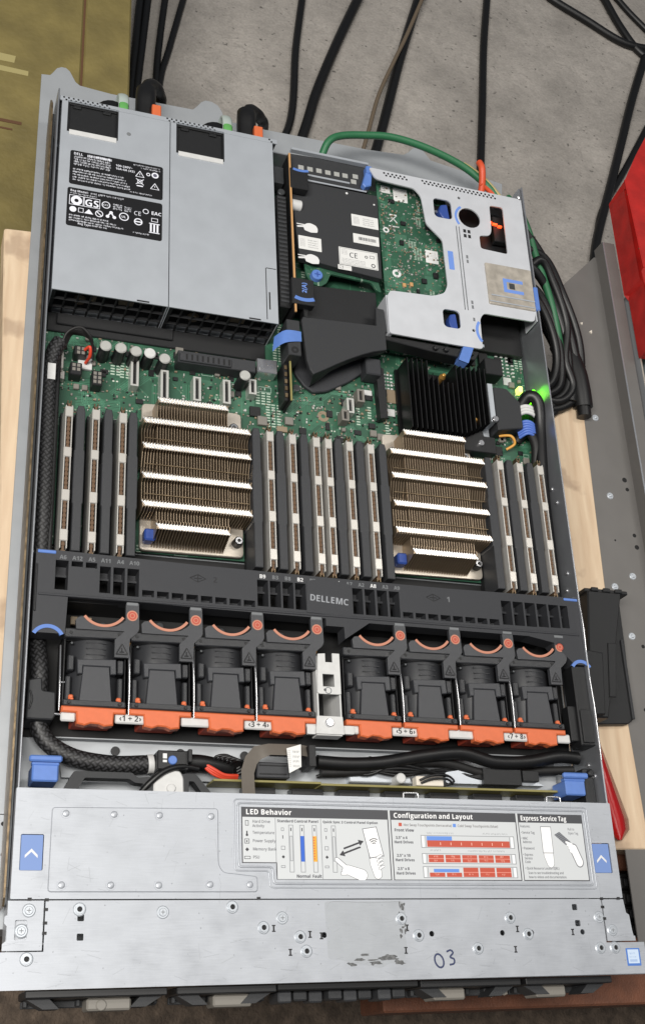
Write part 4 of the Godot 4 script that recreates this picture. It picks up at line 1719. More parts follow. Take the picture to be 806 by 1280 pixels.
func cooler(label: String, dx: float, x_lo: float, tall_shift: float) -> void:
	# dx moves the left cooler's drawing; tall_shift slides the narrow ends of the fin stack
	var t := thing("cpu_cooler", label, "processor cooler", Vector3(-97 + dx, 8, -47), "silver finned processor coolers")
	var s := S()
	s.plate(rounded(P([-137 + dx, -109, -120 + dx, -110, -62 + dx, -111, -56 + dx, -110, -56 + dx, 15, -137 + dx, 16]), 4), 10.6, 13.2, [], true, 0.5)
	part("base_plate", s, M.nickel, t)
	s = S()
	s.box(-130 + dx, -64 + dx, 7.7, 10.5, -100, 5, 0.3)
	part("contact_block", s, M.brass, t)
	# fins, each a sheet standing along the server
	var bands := [[-104.0, -99.0, 1], [-85.0, -79.8, 0], [-63.2, -58.0, 0], [-38.2, -33.0, 0], [-15.0, -9.8, 0], [2.6, 7.6, 1]]
	var n := 38
	var pitch := 84.0 / n
	var inner := S()
	inner.X = Transform3D(Basis(Vector3(0, 0, 1), Vector3(1, 0, 0), Vector3(0, 1, 0)), Vector3.ZERO)
	inner.plate(P([-104, 13.3, 13.5, 13.3, 7.4, 34.6, 0, 34.8, -1, 31.5, -8, 31.5, -9, 34.8, -16, 34.8, -17, 31.8, -32, 31.8, -33, 34.8, -39, 34.8, -40, 31.8, -57, 31.8, -58, 34.8, -64, 34.8, -65, 31.8, -79, 31.8, -80, 34.8, -86, 34.8, -87, 31.8, -98, 31.8, -99, 34.8, -104, 34.8]), 0, 0.48)
	var outer := S()
	outer.X = inner.X
	outer.plate(P([-86, 13.3, -49, 13.3, -49, 23, -45, 26, -44, 22, -40, 22, -39.5, 13.3, -8, 13.3, -8, 31, -9, 34.8, -16, 34.8, -17, 30, -32, 30, -33, 34.8, -39, 34.8, -40, 27, -46, 27, -57, 31, -58, 34.8, -64, 34.8, -65, 28, -76, 26, -79, 28, -80, 34.8, -86, 34.8]), 0, 0.48)
	var im := inner.mesh(Vector3.ZERO)
	var om := outer.mesh(Vector3.ZERO)
	var narrow_lo := int((-126.0 + tall_shift + 139.0) / pitch)
	var narrow_hi := int((-71.0 + tall_shift + 139.0) / pitch)
	for k in n + 1:
		var o := MeshInstance3D.new()
		o.name = "fin"
		o.mesh = im if k >= narrow_lo and k <= narrow_hi else om
		o.material_override = M.fin
		t.add_child(o, true)
		o.position = (Vector3(-139.5 + dx + k * pitch, 0, 0) - base_of[t]) * 0.001
	# bright folded tabs along the crest of each row
	for b in bands:
		s = S()
		for k in n:
			if b[2] == 1 and (k < narrow_lo or k >= narrow_hi):
				continue
			var x := -139.5 + dx + k * pitch
			s.X = Transform3D(Basis.from_euler(Vector3(0, 0.62, 0.1)), Vector3(x + pitch / 2, 35.1, (b[0] + b[1]) / 2))
			s.box(-pitch * 0.31, pitch * 0.31, -0.5, 0.6, -2.9, 2.9, 0.45)
		part("tab_row", s, M.fin_tab, t)
		s = S()
		s.box(-139 + dx + (0.0 if b[2] == 0 else narrow_lo * pitch), -139 + dx + (n * pitch if b[2] == 0 else narrow_hi * pitch), 34.0, 34.95, b[0] + 0.3, b[1] - 0.3, 0.2)
		part("tab_base", s, M.fin, t)
		if b[0] > -90 and b[0] < -20:
			s = S()
			s.box(-138 + dx, -56.5 + dx, 31.9, 32.6, b[1] + 11.0, b[1] + 11.7, 0.1)
			part("cross_fold", s, M.brass, t)
	for q in [[-131, -91, 0], [-131, -44, 0], [-64, -44, 0], [-64, -94, 0], [-131, 7, 1], [-61.5, 4, 2]]:
		s = S()
		if q[2] == 1:
			s.box(q[0] - 4 + dx, q[0] + 4.5 + dx, 13.2, 23, q[1] - 5, q[1] + 4.5, 1.2)
			part("blue_clip", s, M.blue_deep, t, "dark blue retaining clip")
		else:
			s.cyl(Vector3(q[0] + dx, 13.2, q[1]), Vector3.UP, 4, 3.6, 7, 14, 0.5)
			var c := part("captive_screw", s, M.chip if q[2] == 2 else M.steel_dark, t)
			s = S()
			s.arc(Vector3(q[0] + dx, 20.2, q[1]), 1.5, 2.8, 0.25, 0, TAU, 12)
			part("screw_ring", s, M.chrome, c)


func build_coolers() -> void:
	cooler("left silver finned cooler with a dark blue clip, level with the left memory modules", 0, 0, 0)
	cooler("right silver finned cooler in front of the black heatsink", 203.5, 0, 1.5)
	# black heatsink
	var t := thing("black_heatsink", "black finned heatsink with two brass push pins behind the right cooler", "heatsink", Vector3(125, 8, -145))
	var s := S()
	s.plate(P([84, -176, 162, -176, 162, -122, 140, -112, 84, -112]), 9, 12)
	part("base_plate", s, M.anodised, t)
	for k in 17:
		var x := 86.0 + k * 4.55
		var z0 := -176.0
		var z1 := -108.5 if x < 134 else -108.5 - (x - 134) * 0.55
		if x > 108 and x < 131:
			z0 = -161.0 if x < 117 else -157.0
		s = S()
		s.box(x, x + 1.0, 12, 33.5, z0, z1, 0.2)
		part("fin", s, M.anodised, t)
	for q in [[122, -166], [148, -126]]:
		s = S()
		s.cyl(Vector3(q[0], 12, q[1]), Vector3.UP, 2.6, 2.6, 14, 12)
		s.cyl(Vector3(q[0], 26, q[1]), Vector3.UP, 3.0, 1.6, 4.5, 12, 0.6)
		part("push_pin", s, M.pin_brass, t)
	# black clamp, bracket and block to its right
	t = thing("riser_clamp", "black plastic clamp and block with a steel bracket right of the black heatsink", "clamp", Vector3(175, 8, -140))
	s = S()
	s.plate(rounded(P([171, -164, 184, -164, 196, -152, 196, -126, 171, -121]), 2), 9, 26, [], true, 0.8)
	part("block", s, M.black_soft, t)
	s = S()
	s.box(163, 180, 14, 30, -190, -174, 0.6)
	part("upper_block", s, M.black, t)
	s = S()
	s.box(164.5, 169.5, 9, 27, -166, -128, 0.3)
	s.box(157, 169.5, 9, 12, -134, -120, 0.3)
	part("bracket", s, M.steel_psu, t)
	s = S()
	s.plate(rounded(P([137, -122, 160, -122, 160, -117, 171, -117, 171, -101, 137, -101]), 1.5), 9, 19, [], true, 0.6)
	part("foot", s, M.black, t)
	for q in [[158, -126, 12], [156, -109, 19], [168, -130, 27]]:
		s = S()
		s.cyl(Vector3(q[0], q[2], q[1]), Vector3.UP, 3.0, 2.8, 2.4, 14, 0.4)
		s.arc(Vector3(q[0], q[2] + 2.3, q[1]), 0.7, 1.6, 0.3, 0, TAU, 10)
		part("screw", s, M.chrome, t)


func text_part(called: String, text: String, size_mm: float, at: Vector3, turn: float, m: Material, parent: Node3D, label := "", deep := 0.12) -> MeshInstance3D:
	# raised or printed lettering lying level, its middle at the given point
	var f := SystemFont.new()
	f.font_names = PackedStringArray(["Droid Sans"])
	f.font_weight = 700
	var tm := TextMesh.new()
	tm.text = text
	tm.font = f
	tm.font_size = 32
	tm.pixel_size = size_mm / 32.0 * 0.001
	tm.depth = deep * 0.001
	tm.curve_step = 2.0
	var o := MeshInstance3D.new()
	o.name = called
	o.mesh = tm
	o.material_override = m
	parent.add_child(o, true)
	o.position = (at - base_of[parent]) * 0.001
	o.rotation = Vector3(-PI / 2, turn, 0)
	base_of[o] = base_of[parent]
	if label:
		o.set_meta("label", label)
	return o


func build_shroud() -> void:
	var t := thing("air_shroud", "wide black plastic air shroud lying across the server between memory and fans", "air shroud", Vector3(0, 22, 55))
	var outline := P([-214.6, 33.5, -180, 34, -100, 35.5, 0, 36.5, 100, 36.8, 218, 35.4, 219.5, 92, 206, 92, 190, 75, 168, 71, 33, 70.5, 13, 84.5, 12.6, 75, -1.5, 75, -1.5, 69.3, -98, 68.5, -191.5, 67, -192.5, 95, -214.6, 95])
	var holes: Array = []
	var low: Array = []      # shallow pockets
	for q in [[-201, -192, 41, 63], [-170, -162.2, 43, 63], [-160.4, -152.2, 43, 63.6], [-150.4, -142, 43, 64], [-54.2, -45.8, 43, 63.6], [-44.4, -36, 43, 63.6], [-34.6, -26.2, 43, 63.8], [-24.8, -16.4, 43, 64], [20.8, 29, 43.2, 64], [30.8, 39, 43.2, 64], [40.8, 49, 43.2, 64], [50.8, 59.2, 43.2, 64], [146.6, 155.4, 43, 63], [157, 166, 43, 63], [167.6, 176.8, 43, 63], [178.4, 187.4, 43, 62.6], [189, 198, 43, 62.4], [199.6, 206.4, 43, 62]]:
		holes.append(R(q[0], q[1], q[2], q[3]))
	for q in [[-190, -182, 41, 45], [-180, -172, 41, 45.2]]:
		low.append(R(q[0], q[1], q[2], q[3]))
	for k in 8:
		low.append(R(-139.6 + k * 10.7, -131.0 + k * 10.7, 58.4 + k * 0.2, 63.4 + k * 0.2))
	for k in 8:
		low.append(R(61.4 + k * 10.5, 69.8 + k * 10.5, 59.2, 64))
	var s := S()
	s.plate(outline, 26, 40.4, holes + low, true)
	part("body", s, M.shroud, t)
	s = S()
	for q in holes:
		s.box(q[0].x, q[1].x, 30, 31.2, 48.6, 50.2, 0)
		s.box(q[0].x, q[1].x, 26, 27, q[0].y, 49, 0)
	for q in low:
		s.box(q[0].x, q[1].x, 30, 31, q[0].y, q[2].y, 0)
	part("pocket_rib", s, M.shroud, t, "", true)
	s = S()
	s.box(-212, 214, 37, 41.2, 66.2, 68.0, 0.4)
	s.box(-191, 190, 22, 37, 64.8, 66.2, 0.2)
	each("front_rib", s, M.shroud, t)
	s = S()
	s.plate(P([-1, 36.9, -15.6, 41, -16.4, 65.6, -1, 66.2, 18.4, 66.4, 20.2, 43, 20, 41.2]), 40.4, 40.9, [], false)
	part("logo_plate", s, M.shroud, t)
	text_part("logo", "DELLEMC", 7.0, Vector3(1.6, 40.98, 54.6), -0.06, M.logo_grey, t, "worn white maker's logo")
	s = S()
	for q in [[-99, 46], [88, 45.5]]:
		for k in [[-6, 0, 0, -3], [0, -3, 6, 0], [6, 0, 0, 3], [0, 3, -6, 0], [-3, 0, 3, 0], [0, -3, 0, 3]]:
			s.tube(Q([q[0] + k[0], 40.42, q[1] + k[1], q[0] + k[2], 40.42, q[1] + k[3]]), 0.35, 5, 1, 0.4)
	part("processor_mark", s, M.black_print, t)
	text_part("number", "2", 6, Vector3(-86, 40.46, 46.2), 0, M.black_print, t)
	text_part("number", "1", 6, Vector3(101, 40.46, 46), 0, M.grey_print, t)
	var codes := ["A6", "A12", "A5", "A11", "A4", "A10"]
	for k in 6:
		text_part("socket_code", codes[k], 4.2, Vector3(-196 + k * 10.1, 40.46, 38.6), 0, M.grey_print, t)
	codes = ["B9", "B3", "B8", "B2", "B7", "B1", "A1", "A7", "A2", "A8", "A3", "A9"]
	for k in 12:
		text_part("socket_code", codes[k], 4.2, Vector3(-50 + k * 9.8, 40.46, 40.2), 0, M.grey_print if k % 3 else M.white_print, t)
	for q in [[-213.6, -201, 34.2, 36.6], [204, 216.5, 36.2, 38.4]]:
		s = S()
		s.box(q[0], q[1], 39.5, 41.0, q[2], q[3], 0.4)
		part("blue_touch_point", s, M.blue, t)
	for q in [[-204, 101, 9.5], [212, 98, 7.5]]:
		s = S()
		s.arc(Vector3(q[0], 38.6, q[1]), q[2], q[2] + 2.6, 2.3, PI + 0.5, TAU - 0.5, 12)
		part("blue_touch_point", s, M.blue, t)
	s = S()
	s.box(-214.4, -213.2, 20, 41.5, 45, 80, 0.3)
	s.box(205, 219.4, 22, 38, 92.2, 156, 0.8)
	s.box(206.5, 216, 38.2, 39.6, 128, 154, 0.6)
	s.box(199, 206, 24, 34, 124, 152, 0.6)
	each("side_leg", s, M.black, t)
	s = S()
	s.tube(Q([217.4, 41.6, 42, 217.6, 42.4, 60, 217.4, 41.8, 80]), 0.8, 8, 4)
	s.tube(Q([217.4, 41.2, 101, 217.6, 42.4, 130, 217.6, 41.8, 168]), 0.8, 8, 4)
	each("side_wire", s, M.chrome, t)


func build_fans() -> void:
	# cage that the eight fans plug into
	var t := thing("fan_cage", "steel fan cage with white numbered tabs and a white middle bracket", "fan cage", Vector3(0, 1.6, 115))
	var s := S()
	s.box(-214, 214, 1.6, 3.0, 16, 158, 0)
	part("floor_sheet", s, M.pit, t)
	s = S()
	s.box(-196, 196, 3.0, 9, 158.4, 159.4, 0.2)
	part("front_lip", s, M.steel_dull, t)
	s = S()
	s.box(-192, 194, 3, 30, 66.4, 67.6, 0)
	part("rear_sheet", s, M.pit, t)
	for q in [[-192, -182, ""], [-155.4, -134.6, "1 ⁘ 2"], [-109.4, -89.2, ""], [-64, -43.4, "3 ⁘ 4"], [-18, -10, ""], [12.8, 22.6, ""], [48.8, 69.4, "5 ⁘ 6"], [94.6, 114.8, ""], [140.4, 161, "7 ⁘ 8"], [186.6, 197.4, ""]]:
		s = S()
		s.box(q[0], q[1], 31.5, 34.5, 147.2, 154.0, 1.3)
		var tab := part("white_tab", s, M.white, t)
		if q[2]:
			text_part("number", "‹" + q[2].replace("⁘", "+") + "›", 5.4, Vector3((q[0] + q[1]) / 2, 34.56, 150.6), 0, M.black_print, tab)
	# middle bracket
	s = S()
	s.plate(P([-9, 97, -3.4, 96.4, -3.4, 103, 2.2, 103, 2.2, 96, 7.8, 96, 7.8, 126.6, 5.6, 127, -8.6, 127, -10.4, 126]), 38.4, 39.8, [R(-6, 3, 112, 121.5), C(-4.4, 124, 1.1)])
	s.box(-10.4, -9.2, 3, 38.3, 98, 150, 0.2)
	s.box(7, 8.2, 3, 38.3, 98, 150, 0.2)
	s.plate(P([-11, 143, 8.6, 143, 9.2, 156, -12, 156]), 36.8, 38.2)
	s.box(-11, 8.6, 26, 36.7, 155.4, 156.8, 0.3)
	s.plate(R(-18, -11, 150, 156, 1), 33, 36)
	s.plate(R(8.8, 18, 149, 155, 1), 33, 36)
	part("middle_bracket", s, M.white, t)
	s = S()
	s.cyl(Vector3(-2, 38.2, 148), Vector3.UP, 3.4, 3.0, 2.4, 14, 0.5)
	part("screw", s, M.chrome, t)
	s = S()
	s.arc(Vector3(-2, 39.8, 124.4), 2.0, 2.6, 0.12)
	part("stamp_ring", s, M.grey_print, t)
	for x in [-146.6, -101, -55.4, 58.2, 103.8, 149.6]:
		s = S()
		s.tube(Q([x - 0.6, 30, 94, x - 0.2, 35, 108, x + 0.2, 35.6, 130, x + 0.4, 34.6, 148]), 0.8, 6, 4)
		each("steel_rod", s, M.chrome, t)
	s = S()
	s.tube(Q([-193.5, 30, 100, -193.6, 34, 125, -193.2, 33.6, 147]), 0.7, 6, 4)
	s.tube(Q([-194, 33, 127, -190, 33, 127]), 0.6, 6, 1)
	s.tube(Q([-198, 33, 149, -191, 33, 149.4]), 0.9, 6, 1)
	each("steel_rod", s, M.chrome, t)
	s = S()
	for q in [[-178, 76], [-163, 80], [-122, 77], [-76, 78], [-30, 78], [80, 78], [126, 79], [170, 80]]:
		s.cyl(Vector3(q[0], 3, q[1]), Vector3.UP, 3.6, 3.4, 16, 12, 0.8)
	part("capacitor", s, M.black_soft, t, "", true)
	s = S()
	s.box(-185, -170, 10, 13, 72, 78, 0.4)
	s.box(-172, -164, 10, 14, 80, 88, 0.4)
	each("fan_socket", s, M.tan, t)

	# one fan, the leftmost
	t = thing("fan_module", "", "fan", Vector3(-170, 3, 118), "eight grey fans with orange grips in a row")
	s = S()
	s.box(-190.4, -149.6, 3.2, 15, 91, 143, 1.2)
	s.box(-191.6, -190.5, 3.2, 33, 92, 143, 0.4)
	s.box(-149.5, -148.8, 3.2, 33, 92, 143, 0.3)
	part("housing", s, M.black, t)
	# barrel of the fan: its rounded back
	var grid: Array = []
	for k in 17:
		var a := PI * (0.08 + 0.84 * k / 16.0)
		var row: Array = []
		for z in [95.5, 97.0, 112.0, 140.5]:
			var r := 19.4 if z > 96 else 18.0
			row.append(Vector3(-170 - cos(a) * (r + 0.6), 15 + sin(a) * (r + 2.0), z))
		grid.append(row)
	s = S()
	s.skin(grid, Vector3.UP)
	part("barrel", s, M.fan_grey, t)
	s = S()
	s.plate(rounded(P([-192.4, 89.8, -151.6, 89.2, -151.4, 94.8, -153.4, 95.6, -191, 96.4, -192.6, 95.4]), 1), 31, 38.6, [], true, 0.6)
	part("rear_bar", s, M.fan_grey, t)
	s = S()
	s.plate(P([-183, 111.6, -156.4, 110.4, -156, 121, -160, 121.4, -160.4, 115.8, -179, 116, -179, 121.6, -182.4, 121.8]), 33, 38.2, [], true, 0.5)
	part("collar", s, M.fan_light, t)
	s = S()
	s.plate(P([-178.6, 116, -160.8, 115.8, -158.6, 140.5, -180.6, 140.5]), 33, 37.3, [], true, 0.4)
	part("middle_block", s, M.fan_light, t)
	s = S()
	s.box(-189, -184.6, 26, 36, 108, 119, 0.8)
	s.box(-155.2, -150.6, 26, 36, 110, 120, 0.8)
	s.box(-189.6, -186, 12, 33, 122, 140, 0.8)
	s.box(-154, -150.4, 12, 33, 122, 140, 0.8)
	each("side_post", s, M.fan_grey, t)
	s = S()
	s.box(-191.4, -149, 26, 37.6, 139.6, 144.2, 0.8)
	part("front_bar", s, M.fan_grey, t)
	s = S()
	for z in [98.4, 102.6, 106.8]:
		s.box(-177, -163, 35.6, 36.5, z, z + 0.7, 0.2)
	part("fine_rib", s, M.fan_grey, t, "", true)
	s = S()
	for q in [[-188, 93], [-154.6, 92.4], [-187.4, 142], [-153, 142]]:
		s.cyl(Vector3(q[0], 37.2, q[1]), Vector3.UP, 1.3, 1.2, 1.6, 10, 0.2)
	part("corner_pin", s, M.black, t, "", true)
	# orange grip
	s = S()
	s.plate(P([-192, 144.2, -148.6, 144.6, -148.6, 148.4, -156.6, 148.4, -157, 156.4, -163, 157.4, -166.4, 156, -172, 155.6, -176, 157.2, -181.4, 156.2, -182, 148.6, -192, 148.4]), 30, 37.4, [], true, 0.9)
	var grip := part("orange_grip", s, M.orange, t)
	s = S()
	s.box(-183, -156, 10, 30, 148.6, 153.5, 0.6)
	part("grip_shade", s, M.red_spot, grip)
	for q in [[-186, 137.6], [-153.6, 138.4]]:
		s = S()
		s.box(q[0] - 1.6, q[0] + 1.6, 33, 36.4, q[1] - 1.6, q[1] + 2.4, 0.7)
		s.box(q[0] - 0.8, q[0] + 1.8, 34, 37.2, q[1] + 0.6, q[1] + 2.6, 0.6)
		each("orange_hook", s, M.orange, t)
	# latch arm with orange arc, ring and warning triangle
	s = S()
	var arm := P([-185.4, 84, -183.6, 82, -181, 81.4, -178.6, 82.2, -177, 84.2, -172, 86.6, -167, 87.9, -162, 88, -157, 86.8, -152.4, 83.8, -150.8, 82, -150.8, 70, -141.6, 69, -141.2, 88, -142.6, 91, -147.6, 95.6, -148, 109.2, -158, 109.4, -158, 96.8, -153.6, 92.6, -151.6, 90.2, -184.8, 90.6])
	s.plate(arm, 36.8, 40.2, [], true, 0.4)
	part("latch_arm", s, M.fan_light, t)
	s = S()
	s.box(-150.4, -142, 38.5, 40.6, 68.4, 71, 0.5)
	part("arm_tip", s, M.grey_print, t)
	s = S()
	s.arc(Vector3(-166.2, 40.15, 70.5), 15.8, 17.7, 0.35, 0.62, PI - 0.66, 16)
	part("orange_arc", s, M.orange_pale, t)
	s = S()
	s.arc(Vector3(-146.2, 40.2, 78.4), 0, 3.9, 0.2, 0, TAU, 20)
	var ring := part("orange_ring", s, M.orange_pale, t)
	s = S()
	s.arc(Vector3(-146.2, 40.42, 78.4), 0, 3.0, 0.06, 0, TAU, 20)
	part("red_disc", s, M.red_spot, ring)
	s = S()
	s.arc(Vector3(-146.2, 40.5, 78.4), 1.3, 1.9, 0.06, 0, TAU, 18)
	part("disc_mark", s, M.orange_pale, ring)
	s = S()
	for q in [[-157, 107, -149, 107], [-157, 107, -153, 99.6], [-149, 107, -153, 99.6], [-153, 102.4, -153, 105], [-154.6, 105.4, -151.4, 105.4]]:
		s.tube(Q([q[0], 40.2, q[1], q[2], 40.2, q[3]]), 0.5, 5, 1, 0.4)
	part("warning_triangle", s, M.black_print, t)
	s = S()
	s.tube(Q([-146.4, 36, 86, -145.2, 34, 92, -146.6, 31, 98]), 0.9, 6, 4)
	each("wire", s, M.yellow_wire, t)
	s = S()
	s.cyl(Vector3(-186.6, 32, 99), Vector3.UP, 0.9, 0.8, 2.4, 8)
	part("pin", s, M.steel_dark, t)
	t.set_meta("label", "first fan from the left, beside the braided black cable")
	for k in range(1, 8):
		var dx := 45.75 * k if k < 4 else 204.0 + 45.7 * (k - 4)
		dup(t, Vector3(dx, 0, 0), ["", "second fan from the left", "third fan from the left", "fourth fan from the left, just left of the white bracket", "fifth fan from the left, just right of the white bracket", "sixth fan from the left", "seventh fan from the left", "eighth fan from the left, at the right wall"][k])


func build_front_bay() -> void:
	# cable clip on the left wall
	var t := thing("cable_clip", "dark grey plastic cable clip on the left wall beside the first fan", "cable clip", Vector3(-204, 4, 140))
	var s := S()
	s.plate(rounded(P([-214, 126.5, -205.6, 124.6, -204.8, 133.6, -196, 134.4, -195.4, 150, -197, 153.4, -214.6, 153.4]), 1.2), 8, 34, [], true, 0.8)
	part("block", s, M.black_soft, t)
	s = S()
	s.tube(Q([-213, 34.2, 134, -211.4, 34.6, 140, -213, 34.2, 147]), 0.6, 6, 4)
	each("edge", s, M.black, t)
	# backplane board behind the front cover
	t = thing("backplane", "long olive edged circuit board standing behind the front cover", "circuit board", Vector3(50, 4, 188))
	s = S()
	s.box(-84, -5, 4, 24.4, 187.4, 189.0, 0.2)
	s.box(-5, 187, 4, 23.6, 188.2, 189.8, 0.2)
	part("board", s, M.board_edge, t)
	s = S()
	for k in 7:
		s.box(-60 + k * 36.0, -36 + k * 36.0, 4, 14, 190.2, 195, 0.4)
	part("drive_socket", s, M.chip, t)
	s = S()
	s.box(70, 92, 15, 23, 180.5, 187.5, 0.5)
	part("connector", s, M.paper, t)
	s = S()
	s.tube(Q([72, 24, 184, 80, 27, 181, 92, 27, 180, 100, 24, 184, 92, 22, 187]), 0.9, 6, 4)
	s.tube(Q([73, 24, 186, 82, 26.4, 183, 94, 26, 183, 99, 23, 186]), 0.9, 6, 4)
	each("wire", s, M.black, t)
	s = S()
	s.cyl(Vector3(57, 10, 183), Vector3.UP, 4.2, 3.8, 16, 14, 0.8)
	part("white_post", s, M.white, t)
	# steel floor between the fans and the backplane
	t = thing("mid_bracket", "dull steel cross plate on the case floor in front of the fans", "bracket", Vector3(0, 1.6, 175))
	s = S()
	s.plate(P([-190, 162, 196, 163, 196, 186, -186, 186]), 6, 8)
	part("sheet", s, M.steel_dull, t)
	s = S()
	for x in [-150, -104, -57, -10, 40]:
		s.arc(Vector3(x, 8, 167), 0, 3.2, 1.6, 0, TAU, 14)
	s.box(-38, -20, 8.2, 9.6, 164, 166, 0.3)
	s.box(-16, -12, 8, 24, 163.5, 176, 0.6)
	each("post", s, M.black, t)
	text_part("stamped_number", "0773 HDD EXTENDER STS", 4.2, Vector3(-140, 8.06, 171.5), 0, M.grey_print, t, "stamped number on the plate")
	s = S()
	s.plate(rounded(P([96, 176, 120, 172, 160, 176, 180, 184, 96, 184]), 2), 8, 18, [], true, 0.8)
	s.plate(rounded(P([20, 177, 66, 173, 70, 185, 20, 185]), 2), 8, 16, [], true, 0.8)
	each("steel_hump", s, M.steel_psu, t)
	# black frame at the rear edge of the cover
	t = thing("black_cover_frame", "black plastic frame at the left behind the front cover", "frame", Vector3(-140, 22, 192))
	s = S()
	s.plate(rounded(P([-188, 200, -181, 186.4, -142, 186.4, -138.4, 189.6, -104, 186, -98, 186, -86, 200]), 1.5), 20, 30, [rounded(P([-178, 198.6, -173.6, 190.6, -144, 190.6, -140, 193, -134, 193.5, -134, 198.6]), 1), rounded(P([-103, 198.6, -103, 191, -99.4, 191, -94, 198.6]), 1)])
	part("frame", s, M.black_soft, t)
	# white plastic lug and its thin black cable
	s = S()
	s.plate(rounded(P([-127.6, 200, -127.4, 190, -122, 186.4, -115, 183.6, -109, 184.6, -106.8, 189, -106.6, 200]), 1.6), 24, 31, [], true, 0.8)
	s.cyl(Vector3(-115.6, 31, 196.5), Vector3.UP, 3.2, 3.0, 1.4, 14, 0.4)
	lone("white_lug", s, M.white, "white plastic lug standing behind the front cover, left of centre", "plastic lug", Vector3(-117, 22, 194))
	s = S()
	s.tube(Q([-136, 27, 200, -130, 31, 193, -120, 33, 185, -108, 31, 181.5, -96, 28, 182]), 2.2, 8, 6)
	lone("thin_cable", s, M.rubber, "thin black cable arching over the white plastic lug", "cable", Vector3(-116, 27, 190))
	# square clip with blue dot
	t = thing("square_clip", "black square clip with a round blue button on the braided cable", "clip", Vector3(-119.5, 8, 177))
	s = S()
	s.box(-125.4, -103.5, 8, 32, 170.6, 184, 0.8)
	s.box(-104.6, -101.6, 20, 35, 170, 179, 0.5)
	part("block", s, M.black, t)
	s = S()
	s.cyl(Vector3(-114.8, 32, 177.4), Vector3.UP, 3.2, 3.0, 1.2, 16, 0.4)
	part("button", s, M.blue, t)
	s = S()
	s.box(-121.6, -118.8, 32, 32.3, 173, 176.4, 0)
	s.box(-121.6, -118.8, 32, 32.3, 177.4, 179, 0)
	each("mark", s, M.white_print, t)
	# blue release latches
	for q in [[-200, 185.5, 0.0, "blue plastic release latch at the left end behind the front cover"], [197.6, 184.5, 0.0, "blue plastic release latch at the right end behind the front cover"]]:
		t = thing("release_latch", q[3], "latch", Vector3(q[0], 10, q[1]), "blue release latches behind the front cover")
		var x: float = q[0]
		var z: float = q[1]
		s = S()
		s.box(x - 8.6, x + 8.6, 12, 33, z - 2.4, z + 9, 1.0)
		part("body", s, M.blue, t)
		s = S()
		s.box(x - 11, x + 10.4, 32.4, 36.4, z - 7.6, z - 3.4, 1.0)
		s.box(x - 9, x + 9, 27, 33, z - 4.4, z - 1.6, 0.6)
		part("press_bar", s, M.blue, t)
		s = S()
		s.box(x - 9.6, x + 9.6, 8, 14, z + 9.2, z + 13, 0.5)
		part("foot", s, M.chip, t)
	s = S()
	s.box(207.5, 216.5, 4, 30, 172, 202, 0.8)
	s.cyl(Vector3(213, 30, 176), Vector3.UP, 3, 2.6, 3, 12, 0.6)
	lone("corner_block", s, M.black, "black plastic corner block right of the blue latch at the right wall", "block", Vector3(212, 4, 188))
	# wire loops along the cover's rear edge
	for x in [52, 168]:
		s = S()
		s.tube(Q([x, 38, 201.5, x, 38, 197.4, x + 1.4, 38, 196.6, x + 10, 38, 196.6, x + 11.4, 38, 197.4, x + 11.4, 38, 201.5]), 0.8, 6, 3)
		lone("wire_loop", s, M.chrome, "small steel wire loop at the cover's rear edge, %s" % ("near the middle" if x == 52 else "near the right blue latch"), "wire loop", Vector3(x, 38, 199), "steel wire loops at the cover edge")
	# drive carriers under the front lip
	var k := 0
	for q in [[-206, -118], [-112, -46], [56, 132], [136, 205]]:
		t = thing("drive_carrier", ["dark drive carrier with a grey handle at the far left under the front lip", "dark drive carrier with a grey handle left of the middle vents", "dark drive carrier with a grey handle right of the middle vents", "dark drive carrier with a grey handle at the far right under the front lip"][k], "drive carrier", Vector3((q[0] + q[1]) / 2.0, 2, 328), "drive carriers under the front lip")
		var x0: float = q[0]
		var x1: float = q[1]
		s = S()
		s.box(x0, x1, 2, 36, 322.4, 327, 0.6)
		part("face", s, M.chip, t)
		s = S()
		for j in 6:
			var xx := lerpf(x0 + 3, x1 - 3, j / 5.0)
			s.box(xx - 1.2, xx + 1.2, 6, 14, 327.2, 331, 0.4)
		s.box(x0 + 1, x1 - 1, 4, 7, 327.2, 331.5, 0.5)
		s.plate(P([x0 + 2, 327.2, x0 + 16, 327.2, x0 + 22, 333, x0 + 12, 333]), 10, 28)
		s.plate(P([x1 - 2, 327.2, x1 - 16, 327.2, x1 - 22, 333, x1 - 12, 333]), 10, 28)
		part("cage", s, M.black_soft, t)
		var hx: Array = [[-167, -139], [-86, -60], [69, 93], [148, 172]][k]
		s = S()
		s.box(hx[0], hx[1], 8, 27, 327.2, 334.6, 1.2)
		var hd := part("handle", s, M.chip_grey, t)
		if k == 0:
			s = S()
			s.cyl(Vector3(-158, 8, 331.4), Vector3.UP, 3.4, 3.4, 20, 12, 0.5)
			part("handle_pivot", s, M.chip_grey, hd)
		k += 1
	t = thing("vent_panel", "black slatted vent panel under the middle of the front lip", "vent panel", Vector3(4, 2, 328))
	s = S()
	s.box(-45, 54, 2, 36, 322.4, 326, 0.5)
	part("backing", s, M.pit, t)
	for j in 8:
		s = S()
		var xx := -42.0 + j * 11.8
		s.box(xx, xx + 9.6, 5, 26 - (j % 3) * 3, 326.2, 333.4 - (j % 2) * 1.2, 1.0)
		part("slat", s, M.black_soft if j % 2 else M.blank_grey, t)


func sticker(x0: float, x1: float, z0: float, z1: float, y: float, m: Material, parent: Node3D, label := "", c := 0.4) -> void:
	var s := S()
	s.uv_at = Vector2(x0, z0)
	s.uv_size = Vector2(x1 - x0, z1 - z0)
	s.plate(R(x0, x1, z0, z1, c), y, y + 0.14)
	part("sticker", s, m, parent, label)


